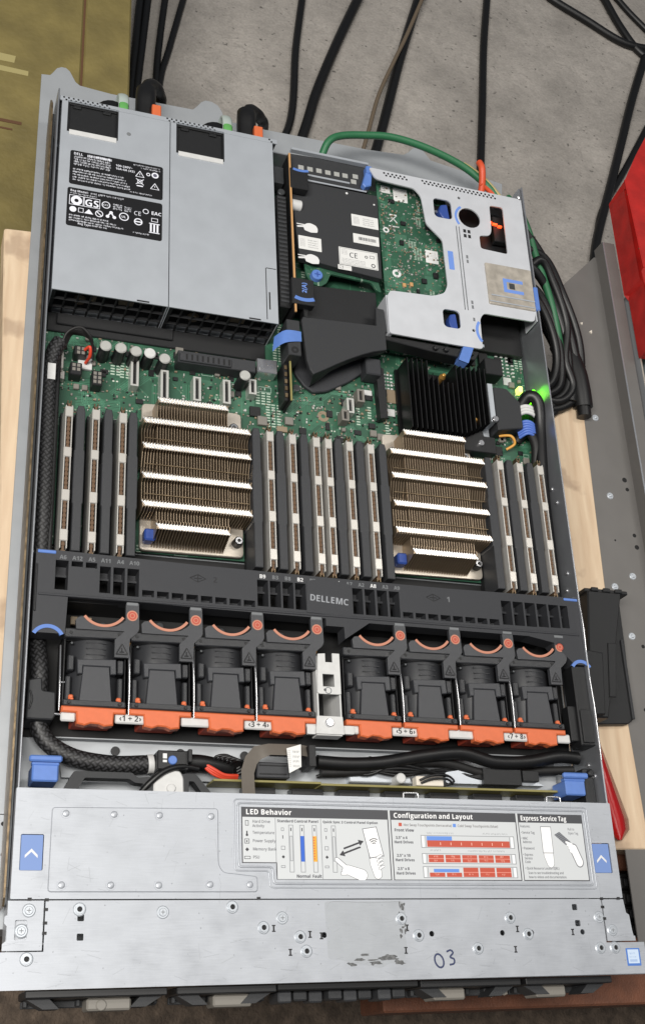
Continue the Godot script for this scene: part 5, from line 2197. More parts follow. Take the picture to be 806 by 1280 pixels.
func sticker_print(kind: int) -> StandardMaterial3D:
	var im := blank(200, 100, Color(0.83, 0.83, 0.82))
	var ink := Color(0.16, 0.16, 0.18)
	var r := RandomNumberGenerator.new()
	r.seed = 90 + kind
	if kind == 0 or kind == 3:      # square code at the left (drawn as plain hatching) and print
		for k in 9:
			small_print(im, 14, 20 + k * 7, 44, 6, ink, r)
		for k in 4:
			small_print(im, 84, 22 + k * 17, 86, 10, ink, r)
	elif kind == 1:
		for k in 46:
			fill(im, 40 + k * 3, 30, r.randi_range(1, 2), 34, ink)
		small_print(im, 36, 72, 110, 9, ink, r)
	elif kind == 2:
		frame(im, 4, 4, 192, 92, 2, Color(0.5, 0.5, 0.5))
		write(im, 52, 52, "CE", 40, ink)
		for k in 4:
			small_print(im, 14, 12 + k * 8, 30, 5, ink, r)
			small_print(im, 14, 62 + k * 8, 120, 5, ink, r)
		disc(im, 174, 78, 11, ink, 7)
		disc(im, 140, 34, 8, ink, 5)
		frame(im, 158, 22, 24, 16, 2, ink)
	elif kind == 4:
		frame(im, 20, 16, 60, 60, 5, ink)
		fill(im, 50, 40, 26, 6, ink)
		small_print(im, 100, 30, 80, 10, ink, r)
	else:
		for k in 5:
			small_print(im, 30, 18 + k * 13, 140, 9, ink, r)
	return print_mat(im, 0.5)


func build_cards() -> void:
	# network card: black plate with stickers
	var t := thing("network_card", "black network card with white stickers beside the right power supply", "network card", Vector3(30, 8, -310))
	var s := S()
	s.plate(rounded(P([-12, -345, 71, -345, 69.5, -254, 30, -257.5, 9, -260, -6, -261, -9, -290]), 1), 26, 32, [], true, 0.5)
	part("cover", s, M.black_soft, t)
	s = S()
	s.plate(P([-12, -373, 63, -377, 62, -347, -10, -344]), 24, 33, [], true, 0.6)
	part("port_block", s, M.black_soft, t)
	s = S()
	s.box(-12, 62, 33, 38.4, -375.8, -373.4, 0.4)
	part("face_strip", s, M.steel_psu, t)
	for q in [[-2, -359], [6.5, -359], [15, -359.2], [23.5, -359.2], [32, -359.4], [40, -359.6], [50, -361], [48, -354.6]]:
		s = S()
		s.box(q[0] - 2.6, q[0] + 2.6, 33, 33.5, q[1] - 2.4, q[1] + 2.4, 0.2)
		part("port_light_window", s, M.solder, t)
	s = S()
	s.box(4, 44, 33, 34.2, -352.6, -350.8, 0.3)
	s.box(2, 60, 33, 33.6, -346.8, -345.2, 0.2)
	each("silver_line", s, M.steel_psu, t)
	s = S()
	s.plate(rounded(P([0, -264, 68, -258, 71, -244, 66, -246, 62, -253, 24, -255, 20, -245, 14, -240, 6, -242, 1, -250]), 2), 23, 25)
	part("circuit_board", s, flat_board("net_board", 0.3, 0.1, 200.0), t)
	s = S()
	s.cyl(Vector3(10, 25, -249), Vector3.UP, 5.4, 5.0, 4.5, 18, 0.5)
	var k := part("blue_screw", s, M.blue, t, "round blue thumb screw")
	s = S()
	s.box(7.4, 12.6, 29.5, 29.62, -249.5, -248.5, 0)
	s.box(9.5, 10.5, 29.5, 29.64, -251.6, -246.4, 0)
	part("cross_slot", s, M.blue_deep, k)
	sticker(44, 69.5, -319, -306.4, 32, sticker_print(0), t)
	sticker(44.5, 69, -298, -288, 32, sticker_print(1), t)
	sticker(30, 66.5, -280.5, -262, 32, sticker_print(2), t)
	sticker(28.4, 41, -261.4, -256.6, 32, sticker_print(4), t)
	sticker(-7, 14, -285, -271, 32, sticker_print(3), t)
	for z in [-298.0, -265.0]:      # printed hands
		s = S()
		s.plate(rounded(P([1, z - 1, 4, z - 2, 7, z - 1.4, 10, z, 11.4, z + 3, 11, z + 7, 5, z + 8, -1, z + 6.4, -1.6, z + 3.4, -7.6, z + 4.4, -8, z + 2.8, -2, z + 1.6]), 1), 31.9, 32.08, [], false)
		s.box(-8, -1, 31.9, 32.07, z + 0.2, z + 1.2, 0)
		part("printed_hand", s, M.white_print, t)
	s = S()
	s.cyl(Vector3(22, 32, -347), Vector3.UP, 1.0, 1.0, 0.15, 8)
	s.cyl(Vector3(41, 32, -341), Vector3.UP, 1.2, 1.2, 0.15, 8)
	s.cyl(Vector3(67, 32, -334), Vector3.UP, 0.9, 0.9, 0.15, 8)
	each("speck_mark", s, M.white_print, t)
	s = S()
	s.box(58.6, 64.6, 28, 40, -371, -363, 1.0)
	s.plate(P([59, -366, 65, -365, 63, -350, 57, -347, 54.5, -350]), 30, 38.5, [], true, 0.8)
	part("blue_tab", s, M.blue, t, "blue pull tab at the rear corner")

	# upright riser board on the left of it
	t = thing("riser_board", "narrow upright riser board with a copper coloured edge beside the right power supply", "riser board", Vector3(-15, 8, -285))
	s = S()
	s.box(-16.0, -14.2, 8, 39.5, -366, -199, 0.2)
	part("board", s, M.chip, t)
	s = S()
	s.box(-16.0, -14.2, 39.5, 41, -366, -199, 0.2)
	each("edge", s, M.copper_edge, t)
	s = S()
	s.box(-27, -17.2, 8, 35, -322, -206, 0.8)
	s.box(-14, -8, 8, 26, -312, -216, 0.6)
	each("slot_body", s, M.black, t)
	s = S()
	for j in 26:
		s.box(-26, -18.6, 35, 35.6, -320 + j * 4.3, -318 + j * 4.3, 0)
		s.box(-13.4, -8.6, 26, 26.6, -310 + j * 3.6, -308.2 + j * 3.6, 0)
	part("slot_teeth", s, M.blank_grey, t, "", true)
	for q in [[-15.6, 1, -349.4, -327.6, 0], [-18.4, 1.6, -232.6, -206.6, 1]]:
		s = S()
		s.plate(rounded(R(q[0], q[1], q[2], q[3]), 1), 34, 41.8, [], true, 0.5)
		var h := part("holder", s, M.black, t)
		s = S()
		if q[4] == 0:
			s.arc(Vector3(-6, 41.7, -370), 21.4, 23.8, 0.25, PI / 2 - 0.34, PI / 2 + 0.3, 10)
		else:
			s.arc(Vector3(-7.4, 41.7, -232), 19.0, 22.4, 0.3, PI / 2 - 0.42, PI / 2 + 0.42, 10)
		part("blue_arc", s, M.blue, h)
		if q[4] == 1:
			text_part("number", "2(A)", 5.6, Vector3(-7.2, 41.9, -223.5), PI / 2, M.blue_print, h)
	s = S()
	s.cyl(Vector3(-13, 33, -315.5), Vector3.RIGHT, 5.2, 5.0, 9.5, 16, 0.8)
	part("white_spacer", s, M.white, t)
	s = S()
	s.box(-27, -17, 18, 30, -358, -340, 0.8)
	s.cyl(Vector3(-21, 30, -328), Vector3.UP, 3.6, 3.4, 3, 12, 0.5)
	each("side_lever", s, M.steel_dark, t)
	# black bracket with a blue strap, and a small card below it
	t = thing("strap_block", "black block with a blue strap at the front of the riser board", "block", Vector3(-19, 8, -172))
	s = S()
	s.plate(rounded(P([-23.6, -191, -12, -191, -11.4, -157, -22.6, -157]), 1), 20, 40, [], true, 0.6)
	part("block", s, M.black_soft, t)
	s = S()
	var g: Array = []
	for j in 9:
		var u := j / 8.0
		g.append([Vector3(lerpf(-32.6, -11.2, u), 40.4 + 1.2 * sin(u * PI) - 8 * pow(maxf(0, 0.35 - u), 1.5) * 4, lerpf(-179 + 3.5 * pow(1 - u, 3), -180, u)), Vector3(lerpf(-34.5, -11.2, u), 40.4 + 1.2 * sin(u * PI) - 8 * pow(maxf(0, 0.35 - u), 1.5) * 4, lerpf(-165 + 4 * pow(1 - u, 3), -170.6, u))])
	s.skin(g, Vector3.UP)
	part("blue_strap", s, M.blue, t, "blue strap")
	s = S()
	s.arc(Vector3(-17, 40, -162), 1.2, 3.2, 0.15)
	each("mark", s, M.pit, t)
	t = thing("upright_card", "small upright card with a yellow edge below the blue strap", "circuit board", Vector3(-18, 8, -141))
	s = S()
	s.box(-18.8, -17.2, 8, 28.6, -160, -120, 0)
	s.box(-22.4, -19, 8, 25, -158, -122, 0.4)
	s.box(-17.0, -15.4, 8, 20, -152, -128, 0.4)
	part("board", s, M.chip, t)
	s = S()
	s.box(-18.8, -17.2, 28.7, 30, -160, -120, 0.2)
	part("edge", s, M.board_edge, t)
	s = S()
	for j in 5:
		s.box(-22, -19.6, 25, 26.2, -155 + j * 6.6, -151 + j * 6.6, 0.2)
	part("contact", s, M.brass, t)

	# curved black air baffle
	t = thing("air_baffle", "black curved air baffle below the network card", "air baffle", Vector3(30, 8, -185))
	var edge := [[66, -177], [54, -173.4], [42, -168], [30, -161.6], [19, -155], [9, -148.6], [-1, -142.6]]
	var top: Array = [-9.4, -194, -8, -197, 58, -200, 58.6, -218, 66, -217.6, 67.6, -195, 66, -194.6]
	for e in edge:
		top.append_array([e[0], e[1]])
	top.append_array([-4, -147, -6.4, -156])
	s = S()
	s.plate(P(top), 34, 38, [], true, 0.5)
	part("top", s, M.black_soft, t)
	g = []
	for r in 7:
		var v := r / 6.0
		var row: Array = []
		for e in edge:
			var lowx := lerpf(e[0], 4.0 + (e[0] + 1) * 0.78, v)
			row.append(Vector3(lowx, lerpf(34.2, 11, v), e[1] + 2.0 * sin(v * PI) - 8 * v + (4.0 if e[0] < 10 else 0.0) * v))
		g.append(row)
	s = S()
	s.skin(g, Vector3.BACK)
	part("curved_face", s, M.black, t)
	s = S()
	s.plate(rounded(P([-8, -157, 0, -146, 8, -141, 20, -144, 40, -156, 57, -170, 60, -190, -8, -190]), 2), 9, 12.5, [], true, 0.8)
	s.box(52, 66, 9, 24, -176, -160, 1)
	part("lower_apron", s, M.shroud, t)
	s = S()
	s.plate(P([-2, -240, 66, -244, 66, -202, -6, -199]), 22, 24, [], true, 0.4)
	s.box(-6, -2, 24, 35, -238, -199, 0.6)
	part("recess_floor", s, M.black, t)
	s = S()
	s.plate(rounded(P([64, -172, 71, -172, 72, -124, 65, -122]), 1), 9, 17, [], true, 0.6)
	part("side_rib", s, M.black, t)

	# second card, seen through the bracket
	t = thing("storage_card", "green circuit card partly covered by the pale steel bracket", "circuit card", Vector3(105, 8, -300))
	s = S()
	s.plate(P([72.6, -366, 142, -362, 142, -232, 128, -205, 74, -200, 73, -300]), 26, 27.6)
	part("board", s, flat_board("card_board", 0.62, 0.2, 260.0), t)
	var tiny := [S(), S(), S()]
	for j in 420:
		var x := rng.randf_range(75, 138)
		var z := rng.randf_range(-360, -236)
		var w := rng.randf_range(0.6, 2.0)
		var l := rng.randf_range(0.6, 1.8)
		var o: Shape = tiny[rng.randi_range(0, 2)]
		o.box(x - w / 2, x + w / 2, 27.6, 27.6 + rng.randf_range(0.5, 1.3), z - l / 2, z + l / 2, 0)
	for j in 3:
		part("tiny_component", tiny[j], [M.chip_grey, M.solder, M.tan][j], t, "", true)
	for q in [[93, -300, 4, 5], [96, -322, 5, 4], [124, -270, 5, 6], [112, -262, 5, 5], [86, -345, 6, 4], [105, -250, 3, 4], [130, -310, 4, 4]]:
		s = S()
		s.box(q[0] - q[2] / 2.0, q[0] + q[2] / 2.0, 27.6, 29.4, q[1] - q[3] / 2.0, q[1] + q[3] / 2.0, 0.3)
		part("chip", s, M.chip, t)
	sticker(89, 103, -362, -347, 27.6, sticker_print(5), t)
	sticker(116, 128.6, -298, -284, 27.6, sticker_print(5), t)
	sticker(77, 86, -362, -354, 27.6, sticker_print(4), t)
	s = S()
	s.arc(Vector3(86, 27.6, -266), 2.0, 4.2, 0.15)
	s.arc(Vector3(79, 27.6, -312), 1.6, 3.0, 0.15)
	s.box(82, 92, 27.6, 27.72, -318, -317, 0)
	for w in [-1, 1]:
		s.tube(Q([83.5, 27.7, -326 - w * 4, 90.5, 27.7, -326 + w * 4]), 0.5, 5, 1, 0.4)
	s.box(83.5, 90.5, 27.6, 27.75, -331, -330, 0)
	part("white_print", s, M.white_print, t)
	s = S()
	for q in [[92, -254], [99, -256]]:
		s.box(q[0] - 1.6, q[0] + 1.6, 27.6, 29.2, q[1] - 2, q[1] + 2, 0.2)
	each("copper_coil", s, M.copper_edge, t)
	s = S()
	s.box(144, 212, 8, 14, -366, -208, 0.5)
	s.box(76, 144, 27.8, 30, -232, -204, 0.5)
	s.box(118, 142, 27.8, 29, -350, -320, 0.5)
	s.box(150, 206, 14.2, 25, -330, -300, 0.5)
	s.box(186, 200, 27.6, 34, -346, -318, 0.6)
	each("port_shell", s, M.chip, t)
	s = S()
	for j in 6:
		s.box(176 + j * 3.0, 177.4 + j * 3.0, 27.6, 28.4, -308, -299, 0)
	part("pads", s, M.solder, t, "", true)
	for q in [[181, -337, 6, "orange"], [187, -335.6, 5, "orange"], [192, -334, 4, "orange"], [181, -340.5, 3, "green"], [177, -329, 3, "green"]]:
		s = S()
		s.box(q[0] - q[2] / 2.0, q[0] + q[2] / 2.0, 34, 36.4, q[1] - 1, q[1] + 1, 0.3)
		part("port_light", s, M["light_" + q[3]], t, "glowing %s port light" % q[3])
	var l := OmniLight3D.new()
	l.name = "port_light_glow"
	l.light_color = Color(1.0, 0.35, 0.12)
	l.light_energy = 0.00016
	l.omni_range = 0.2
	l.omni_attenuation = 2.0
	l.light_size = 0.003
	l.shadow_enabled = true
	l.position = Vector3(0.186, 0.0385, -0.335)
	add_child(l)

	# pale steel riser bracket with its cut-outs
	t = thing("riser_bracket", "pale steel bracket plate with rounded cut-outs and blue marks at the rear right", "bracket", Vector3(150, 30, -290))
	var outline := rounded(P([60, -367.6, 214, -366, 214.6, -240, 211.6, -228.6, 161, -228.6, 156.6, -222, 156, -190.6, 130, -190.6, 68, -192, 68.6, -230, 72, -236, 113, -238, 124, -243, 128, -252, 127.4, -301, 112.6, -316, 110, -346, 104, -353.6, 74, -355, 66, -356]), 3.2)
	var holes: Array = [R(122, 140, -347.4, -326, 4), R(120.4, 136.8, -226.4, -207.6, 4), C(157.5, -332, 11, 20),
		rounded(P([180, -351.4, 194, -352, 193, -298.6, 165.6, -299.6, 165.6, -314, 176.4, -316, 179, -322]), 3),
		C(149, -353, 1.5), C(149, -208.6, 1.5), R(142.4, 143.4, -320, -229), R(145.2, 146.2, -320, -229)]
	s = S()
	s.plate(outline, 40.2, 41.6, holes)
	s.box(66, 210, 30, 40.1, -367.6, -366.4, 0.2)
	part("plate", s, M.steel_bracket, t)
	s = S()
	for j in 19:
		s.cyl(Vector3(113 + j * 4.0, 41.55, -364.4 + j * 0.05), Vector3.UP, 1.1, 1.1, 0.12, 8)
		s.cyl(Vector3(115 + j * 4.0, 41.55, -361.9 + j * 0.05), Vector3.UP, 1.1, 1.1, 0.12, 8)
	for j in 6:
		s.cyl(Vector3(75 + j * 4.0, 41.55, -364.4), Vector3.UP, 1.1, 1.1, 0.12, 8)
		s.cyl(Vector3(77 + j * 4.0, 41.55, -361.9), Vector3.UP, 1.1, 1.1, 0.12, 8)
	part("vent_hole", s, M.pit, t, "", true)
	s = S()
	s.box(68, 72, 14, 40, -232, -193, 0.4)
	s.box(214.4, 215.4, 20, 41, -366, -230, 0.2)
	each("side_flange", s, M.steel_bracket, t)
	s = S()
	s.plate(rounded(R(167.4, 214.2, -284, -239.6), 1.5), 41.6, 43.0, [], false, 0.5)
	var lp := part("latch_plate", s, M.beige_latch, t, "beige spring latch plate with blue slots")
	s = S()
	s.box(170, 214, 43.0, 43.5, -250, -248.6, 0.2)
	s.box(168, 214, 43.0, 43.6, -243, -241.8, 0.2)
	each("bead", s, M.steel_psu, lp)
	s = S()
	for q in [[183.6, 187, -269.4, -254.6], [187, 203.6, -269.4, -266], [187, 203.6, -258, -254.6]]:
		s.box(q[0], q[1], 43, 43.14, q[2], q[3], 0)
	each("blue_slot", s, M.blue_print, lp)
	s = S()
	s.box(189.4, 195, 43, 43.12, -265, -259, 0)
	for j in 4:
		s.box(190 + j * 1.4, 190.6 + j * 1.4, 43.12, 43.2, -265, -259, 0)
	part("slot_core", s, M.steel_dark, lp)
	s = S()
	s.box(215, 219.6, 30, 42.6, -267, -241.6, 1)
	part("blue_latch", s, M.blue, t, "blue latch at the right edge")
	# blue things under the cut-outs, printed arcs and notes
	s = S()
	s.plate(rounded(P([131, -344, 138, -346, 139.6, -328, 132, -330, 129, -336]), 2), 30, 38, [], true, 0.8)
	s.plate(rounded(P([129, -224, 135, -226, 136.4, -208, 130, -209, 127.6, -216]), 2), 30, 38, [], true, 0.8)
	each("blue_grip", s, M.blue_deep, t)
	s = S()
	s.box(124, 131, 30, 33, -341, -338.6, 0.3)
	part("silver_pin", s, M.chrome, t)
	s = S()
	s.arc(Vector3(158, 41.6, -331), 13.2, 15.6, 0.14, PI - 0.62, PI + 0.95, 12)
	s.arc(Vector3(169, 41.6, -209), 15.4, 18, 0.14, PI - 0.7, PI + 0.6, 10)
	s.box(131.4, 136.6, 41.6, 41.72, -290, -270, 0)
	each("blue_print", s, M.blue_print, t)
	s = S()
	for q in [[151, -316], [155.4, -316], [151, -310.6], [155.4, -310.6]]:
		s.box(q[0] - 1.4, q[0] + 1.4, 41.6, 41.72, q[1] - 1.8, q[1] + 1.8, 0)
	each("black_print", s, M.black_print, t)
	s = S()
	for z in [-289.0, -284.0, -240.0, -235.0, -222.0]:
		s.box(149.6, 151.6, 41.6, 41.68, z, z + 3.6, 0)
	each("grey_print", s, M.grey_print, t)
	s = S()
	s.plate(rounded(P([66, -192, 155, -190.4, 150, -181, 130, -182, 110, -183, 66, -188]), 1), 24, 37, [], true, 0.6)
	for x in [112, 122, 146]:
		s.cyl(Vector3(x, 37, -186.4), Vector3.UP, 2.6, 2.2, 3, 10, 0.4)
	part("black_rail", s, M.black, t)
	s = S()
	s.plate(rounded(P([141, -199, 149.6, -196.6, 140.6, -174, 131.4, -176.4]), 1), 32, 41, [], true, 0.9)
	part("blue_lever", s, M.blue, t, "blue lever at the front edge")
	s = S()
	s.box(141, 158, 38, 41.4, -196, -193, 0.4)
	part("hook", s, M.steel_psu, t)


func lone_box(called: String, at: Vector3, boxes: Array, m: Material, label: String, category: String) -> void:
	var s := S()
	for b in boxes:
		s.box(b[0], b[1], b[2], b[3], b[4], b[5], 0.3)
	lone(called, s, m, label, category, at)


func cable(label: String, pts: PackedVector3Array, r: float, m: Material, group := "", called := "cable", fine := 6, sides := 12) -> MeshInstance3D:
	var s := S()
	s.tube(pts, r, sides, fine)
	var o := lone(called, s, m, label, "cable", pts[int(pts.size() / 2.0)], group)
	return o


func build_cables() -> void:
	# inside the server
	var s := S()
	cable("braided black cable along the left wall, curving right in front of the fans", Q([-204, 26, -146, -208, 26, -138, -211, 25, -118, -210.6, 25, -70, -210, 25, -10, -209.4, 20, 34, -209, 16, 70, -208, 17, 95, -206, 22, 115, -205.4, 22, 135, -205, 21, 152, -200, 20, 163, -190, 20, 171, -175, 20, 176.5, -152, 20, 179, -132, 20, 178, -118, 20, 177]), 6.2, M.weave, "", "braided_cable", 8, 16)
	s = S()
	s.tube(Q([-130, 20, 178, -126, 20, 177.6]), 6.6, 16, 2)
	lone("white_collar", s, M.white, "white collar round the braided cable just left of the square clip", "collar", Vector3(-128, 20, 178))
	cable("smooth black cable bundle running on from the square clip", Q([-104, 20, 176, -92, 20, 176, -80, 18, 177.5, -70, 15, 179]), 6.0, M.rubber)
	for k in 5:
		cable("thin black wire, %s of five looping over the red wires" % nth(k), Q([-84 + k * 3, 16, 178, -82 + k * 3.4, 24 + k * 0.4, 172 + k * 0.6, -72 + k * 2.4, 25, 172 + k, -66 + k * 1.0, 16, 181]), 1.1, M.rubber, "thin black wires", "thin_wire", 5, 8)
	for k in 3:
		cable("red wire, %s of three beside the grey flat cable" % nth(k), Q([-92 + k * 1.0, 23, 176 + k * 1.6, -84, 25 - k, 181 + k * 1.4, -76, 24 - k, 184.6 + k * 0.8, -66, 22 - k, 184.4 + k * 0.8]), 1.3, M.red_wire, "red wires", "red_wire", 5, 8)
	s = S()
	var g: Array = []
	var mid := Q([-62, 36, 203, -62, 34, 195, -62, 33, 184, -59.5, 33.5, 176, -55, 34, 170.6, -46, 33.6, 167.6, -32, 31, 166.8, -20, 28, 166, -12, 24, 166])
	for k in mid.size():
		var d := (mid[mini(k + 1, mid.size() - 1)] - mid[maxi(k - 1, 0)]).normalized()
		var w := Vector3(-d.z, -0.25, d.x).normalized() * 5.2
		if k > 4:
			w = Vector3(0, 1.8, 4.4)
		g.append([mid[k] - w, mid[k] - w * 0.4, mid[k] + w * 0.4, mid[k] + w])
	s.skin(g, Vector3.UP)
	lone("flat_cable", s, M.flat_cable, "grey flat ribbon cable bending out of the front cover and along the fans", "cable", Vector3(-50, 30, 176))
	var t := thing("cable_connector", "black cable connector with a white paper flag in front of the fans", "connector", Vector3(-40, 12, 181))
	s = S()
	s.box(-54, -29.5, 14, 28, 175.4, 186.6, 0.8)
	part("body", s, M.blank_grey, t)
	s = S()
	s.box(-52, -32, 28, 28.6, 177.4, 178.2, 0.2)
	s.box(-52, -32, 28, 28.6, 183.4, 184.2, 0.2)
	s.box(-58, -54.2, 17, 25, 176, 186, 0.5)
	each("ridge", s, M.black, t)
	s = S()
	s.uv_at = Vector2(-31, 163.6)
	s.uv_size = Vector2(11.4, 20)
	s.X = Transform3D(Basis.from_euler(Vector3(0, 0, 0.1)), Vector3(0, 8, 0))
	s.plate(P([-30.6, 166.6, -20.2, 163.6, -20.4, 179.6, -29.2, 184.2]), 29, 29.3)
	part("paper_flag", s, sticker_print(3), t)
	s = S()
	s.X = Transform3D()
	for k in 3:
		s.tube(Q([-54, 20, 178 + k * 2.4, -60, 22, 176 + k * 2.4, -66, 20, 179 + k * 2]), 1.2, 8, 4)
	each("wire", s, M.rubber, t)
	cable("thick black cable bundle in front of the right fans", Q([-6, 20, 172, 18, 21, 173, 44, 22, 171.4, 78, 24, 165.6, 108, 24, 162.6, 135, 23, 168, 164, 23, 167, 190, 24, 162.4, 208, 24, 163]), 5.0, M.rubber, "", "cable", 8)
	cable("thinner black cable lying before the thick bundle at the right", Q([-2, 16, 179, 30, 17, 177, 60, 19, 171, 96, 18, 169, 126, 17, 175, 150, 16, 176, 180, 16, 172, 206, 18, 171]), 3.4, M.rubber_old, "", "cable", 8)
	for k in 4:
		cable("thin black wire, %s of four wandering between the fans and the cover at the right" % nth(k), Q([-4 + k * 5, 12 + k, 181 - k * 2, 24 + k * 3, 18, 175 + k * 1.6, 58, 20 + k, 180 - k * 2.4, 96 + k * 4, 16, 174 + k * 2, 128, 18, 180 - k, 160, 14, 176 + k * 1.5]), 1.3, M.rubber, "thin black wires at the right", "thin_wire", 6, 8)
	lone_box("cable_tie", Vector3(-14, 16, 170), [[-15.6, -10.4, 12, 31, 162.6, 178]], M.black, "black cable tie block below the white middle bracket", "cable tie")
	lone_box("plug_block", Vector3(150, 14, 178), [[126, 158, 10, 22, 173, 185], [158.4, 172, 12, 24, 174, 182]], M.black, "black plug block left of the right blue latch", "plug")
	# upper left corner
	for k in 6:
		cable("thin grey black wire, %s of six arching above the power socket" % nth(k), Q([-203 + k * 0.6, 24, -140 - k * 0.8, -200 + k, 31 - k * 0.8, -152 - k * 0.6, -190 + k * 1.4, 34 - k * 1.4, -157 - k * 0.3 + k, -181 + k * 0.4, 30 - k * 1.2, -151 + k * 0.6, -178, 18, -145 + k]), 1.2, M.rubber_old, "thin wires above the power socket", "thin_wire", 5, 8)
	lone_box("paper_tag", Vector3(-210, 24, -110), [[-213, -207, 31.4, 31.7, -123, -109]], M.white, "white printed wrap on the braided cable near the power sockets", "tag")
	cable("thin upright black rod beside the first memory module", Q([-204, 24, -136, -204.4, 26, -100, -204.4, 26, -30, -204, 24, 32]), 1.8, M.rubber, "", "black_rod")
	cable("orange wire loop by the left power socket", Q([-184, 20, -146, -181, 25, -146, -180, 20, -141, -182, 12, -139]), 1.3, M.red_wire, "", "orange_wire")
	lone_box("white_socket", Vector3(-205, 8, -133), [[-207, -200, 8, 20, -142, -127], [-206, -198, 8, 14, -128, -121]], M.clip_silver, "pale socket beside the braided cable", "socket")
	# right wall
	for k in 6:
		cable("blue wire, %s of six bundled at the right wall" % nth(k), Q([195, 16 + k * 0.6, -133 + k * 2.6, 200, 23 + k * 0.4, -135 + k * 2.6, 207, 24, -133 + k * 2.5, 213, 18, -128 + k * 2.4]), 1.4, M.blue_wire, "blue wires at the right wall", "blue_wire", 5, 8)
	for k in 3:
		cable("white wrap, %s of three over the blue wires" % nth(k), Q([194, 18, -147 + k * 3, 200, 25, -149 + k * 3, 208, 26, -147 + k * 3, 215, 20, -143 + k * 3]), 1.9, M.white, "white wraps at the right wall", "white_wrap", 5, 8)
	cable("thick black cable from the blue wires down the right wall", Q([199, 18, -150, 204, 28, -158, 211, 30, -152, 214, 24, -130, 212, 22, -100, 210.5, 20, -60, 210, 20, -10, 210, 18, 40]), 5.4, M.rubber, "", "cable", 8)
	cable("second black cable beside it along the right wall", Q([196, 12, -120, 203, 20, -126, 208, 22, -112, 207.6, 16, -80, 207.6, 14, 0, 207, 14, 36]), 4.0, M.rubber_old, "", "cable", 8)
	cable("thin orange and green wire by the right memory bank", Q([178, 14, -122, 186, 20, -120, 190, 18, -114, 184, 13, -110]), 1.2, M.yellow_wire, "", "thin_wire")
	# behind the server, lying on the floor
	var far := [
		["second black cable on the floor behind the middle of the server, thicker", [96, -600, 145, -760, 166, -835, 200, -932, 240, -1035], 7.0],
		["black cable on the floor crossing behind the pale thin cable", [200, -600, 249, -759, 272, -842, 298, -938, 340, -1075], 7.0],
		["straight black cable on the floor behind the orange cable's end", [380, -560, 407, -770, 422, -883, 436, -994, 455, -1110], 5.6],
		["black cable curving across the floor at the top right corner", [556, -1150, 572, -1134, 626, -1109, 694, -1079, 760, -1084], 6.2],
		["black cable slanting down through the top right corner", [660, -1195, 671, -1166, 692, -1112, 720, -1068, 770, -1040], 6.0],
		["short black cable at the far top right corner", [684, -1192, 698, -1175, 720, -1147, 770, -1095], 5.0],
		["long black cable running down to the red cover's rear corner", [560, -600, 579, -675, 614, -768, 651, -867, 690, -971, 740, -1090], 6.6],
		["black cable right beside the red cover's rear corner", [570, -620, 582, -683, 600, -736, 652, -821, 710, -920], 5.0],
		["first thin black cable of the bunch on the floor at the left", [-92, -640, -86, -792, -83, -840, -80, -898, -76, -950], 5.0],
		["second thin black cable of the bunch on the floor at the left", [-58, -640, -55, -794, -51, -865, -43, -955], 4.6],
		["rightmost thin black cable of the bunch on the floor at the left", [-60, -640, -50, -790, -38, -854, -16, -965], 4.4],
	]
	for q in far:
		var p := PackedVector3Array()
		var a: Array = q[1]
		for j in range(0, a.size(), 2):
			p.append(Vector3(a[j], -350 + q[2], a[j + 1]))
		cable(q[0], p, q[2], M.rubber, "black cables on the floor")
	cable("thin pale brown cable beside the black cables on the left", Q3(-347, [-84, -660, -80, -794, -72, -858, -66, -950]), 2.6, M.beige_cable)
	cable("thin pale brown cable crossing the black cable on the floor", Q3(-334, [190, -620, 232, -768, 254, -845, 284, -919, 306, -971, 345, -1072]), 2.8, M.beige_cable)
	cable("green network cable arching over the server's rear edge to the right", Q([18, 22, -368, 21, 32, -384, 26, 37, -394, 38, 36, -403, 60, 34, -411, 90, 34, -416, 124, 34, -412, 160, 32, -402, 184, 30, -388, 198, 28, -374]), 3.5, M.green_cable, "", "green_cable", 8)
	cable("green network cable hanging outside the server's right wall", Q([214, 20, -385, 230, 12, -380, 243, 4, -362, 249, 0, -342, 257, -3, -315, 266, -8, -282, 276, -20, -250, 284, -34, -225]), 3.5, M.green_cable, "", "green_cable", 8)
	cable("orange patch cable standing up at the rear right corner", Q([181, 25, -372, 180, 34, -384, 178, 40, -396, 177, 38, -404]), 3.2, M.orange_cable, "", "orange_cable", 6)
	cable("thin orange cable lying from the standing one to the rear corner", Q([178, 34, -382, 186, 31, -380, 194, 29, -376, 201, 27, -372]), 2.2, M.orange_cable, "", "orange_cable", 6)
	cable("clear yellowish cable end beside the green cable at the rear right corner", Q([164, 30, -405, 178, 31, -396, 190, 30, -386, 201, 29, -373]), 2.8, M.clear_cable, "", "clear_cable", 6)
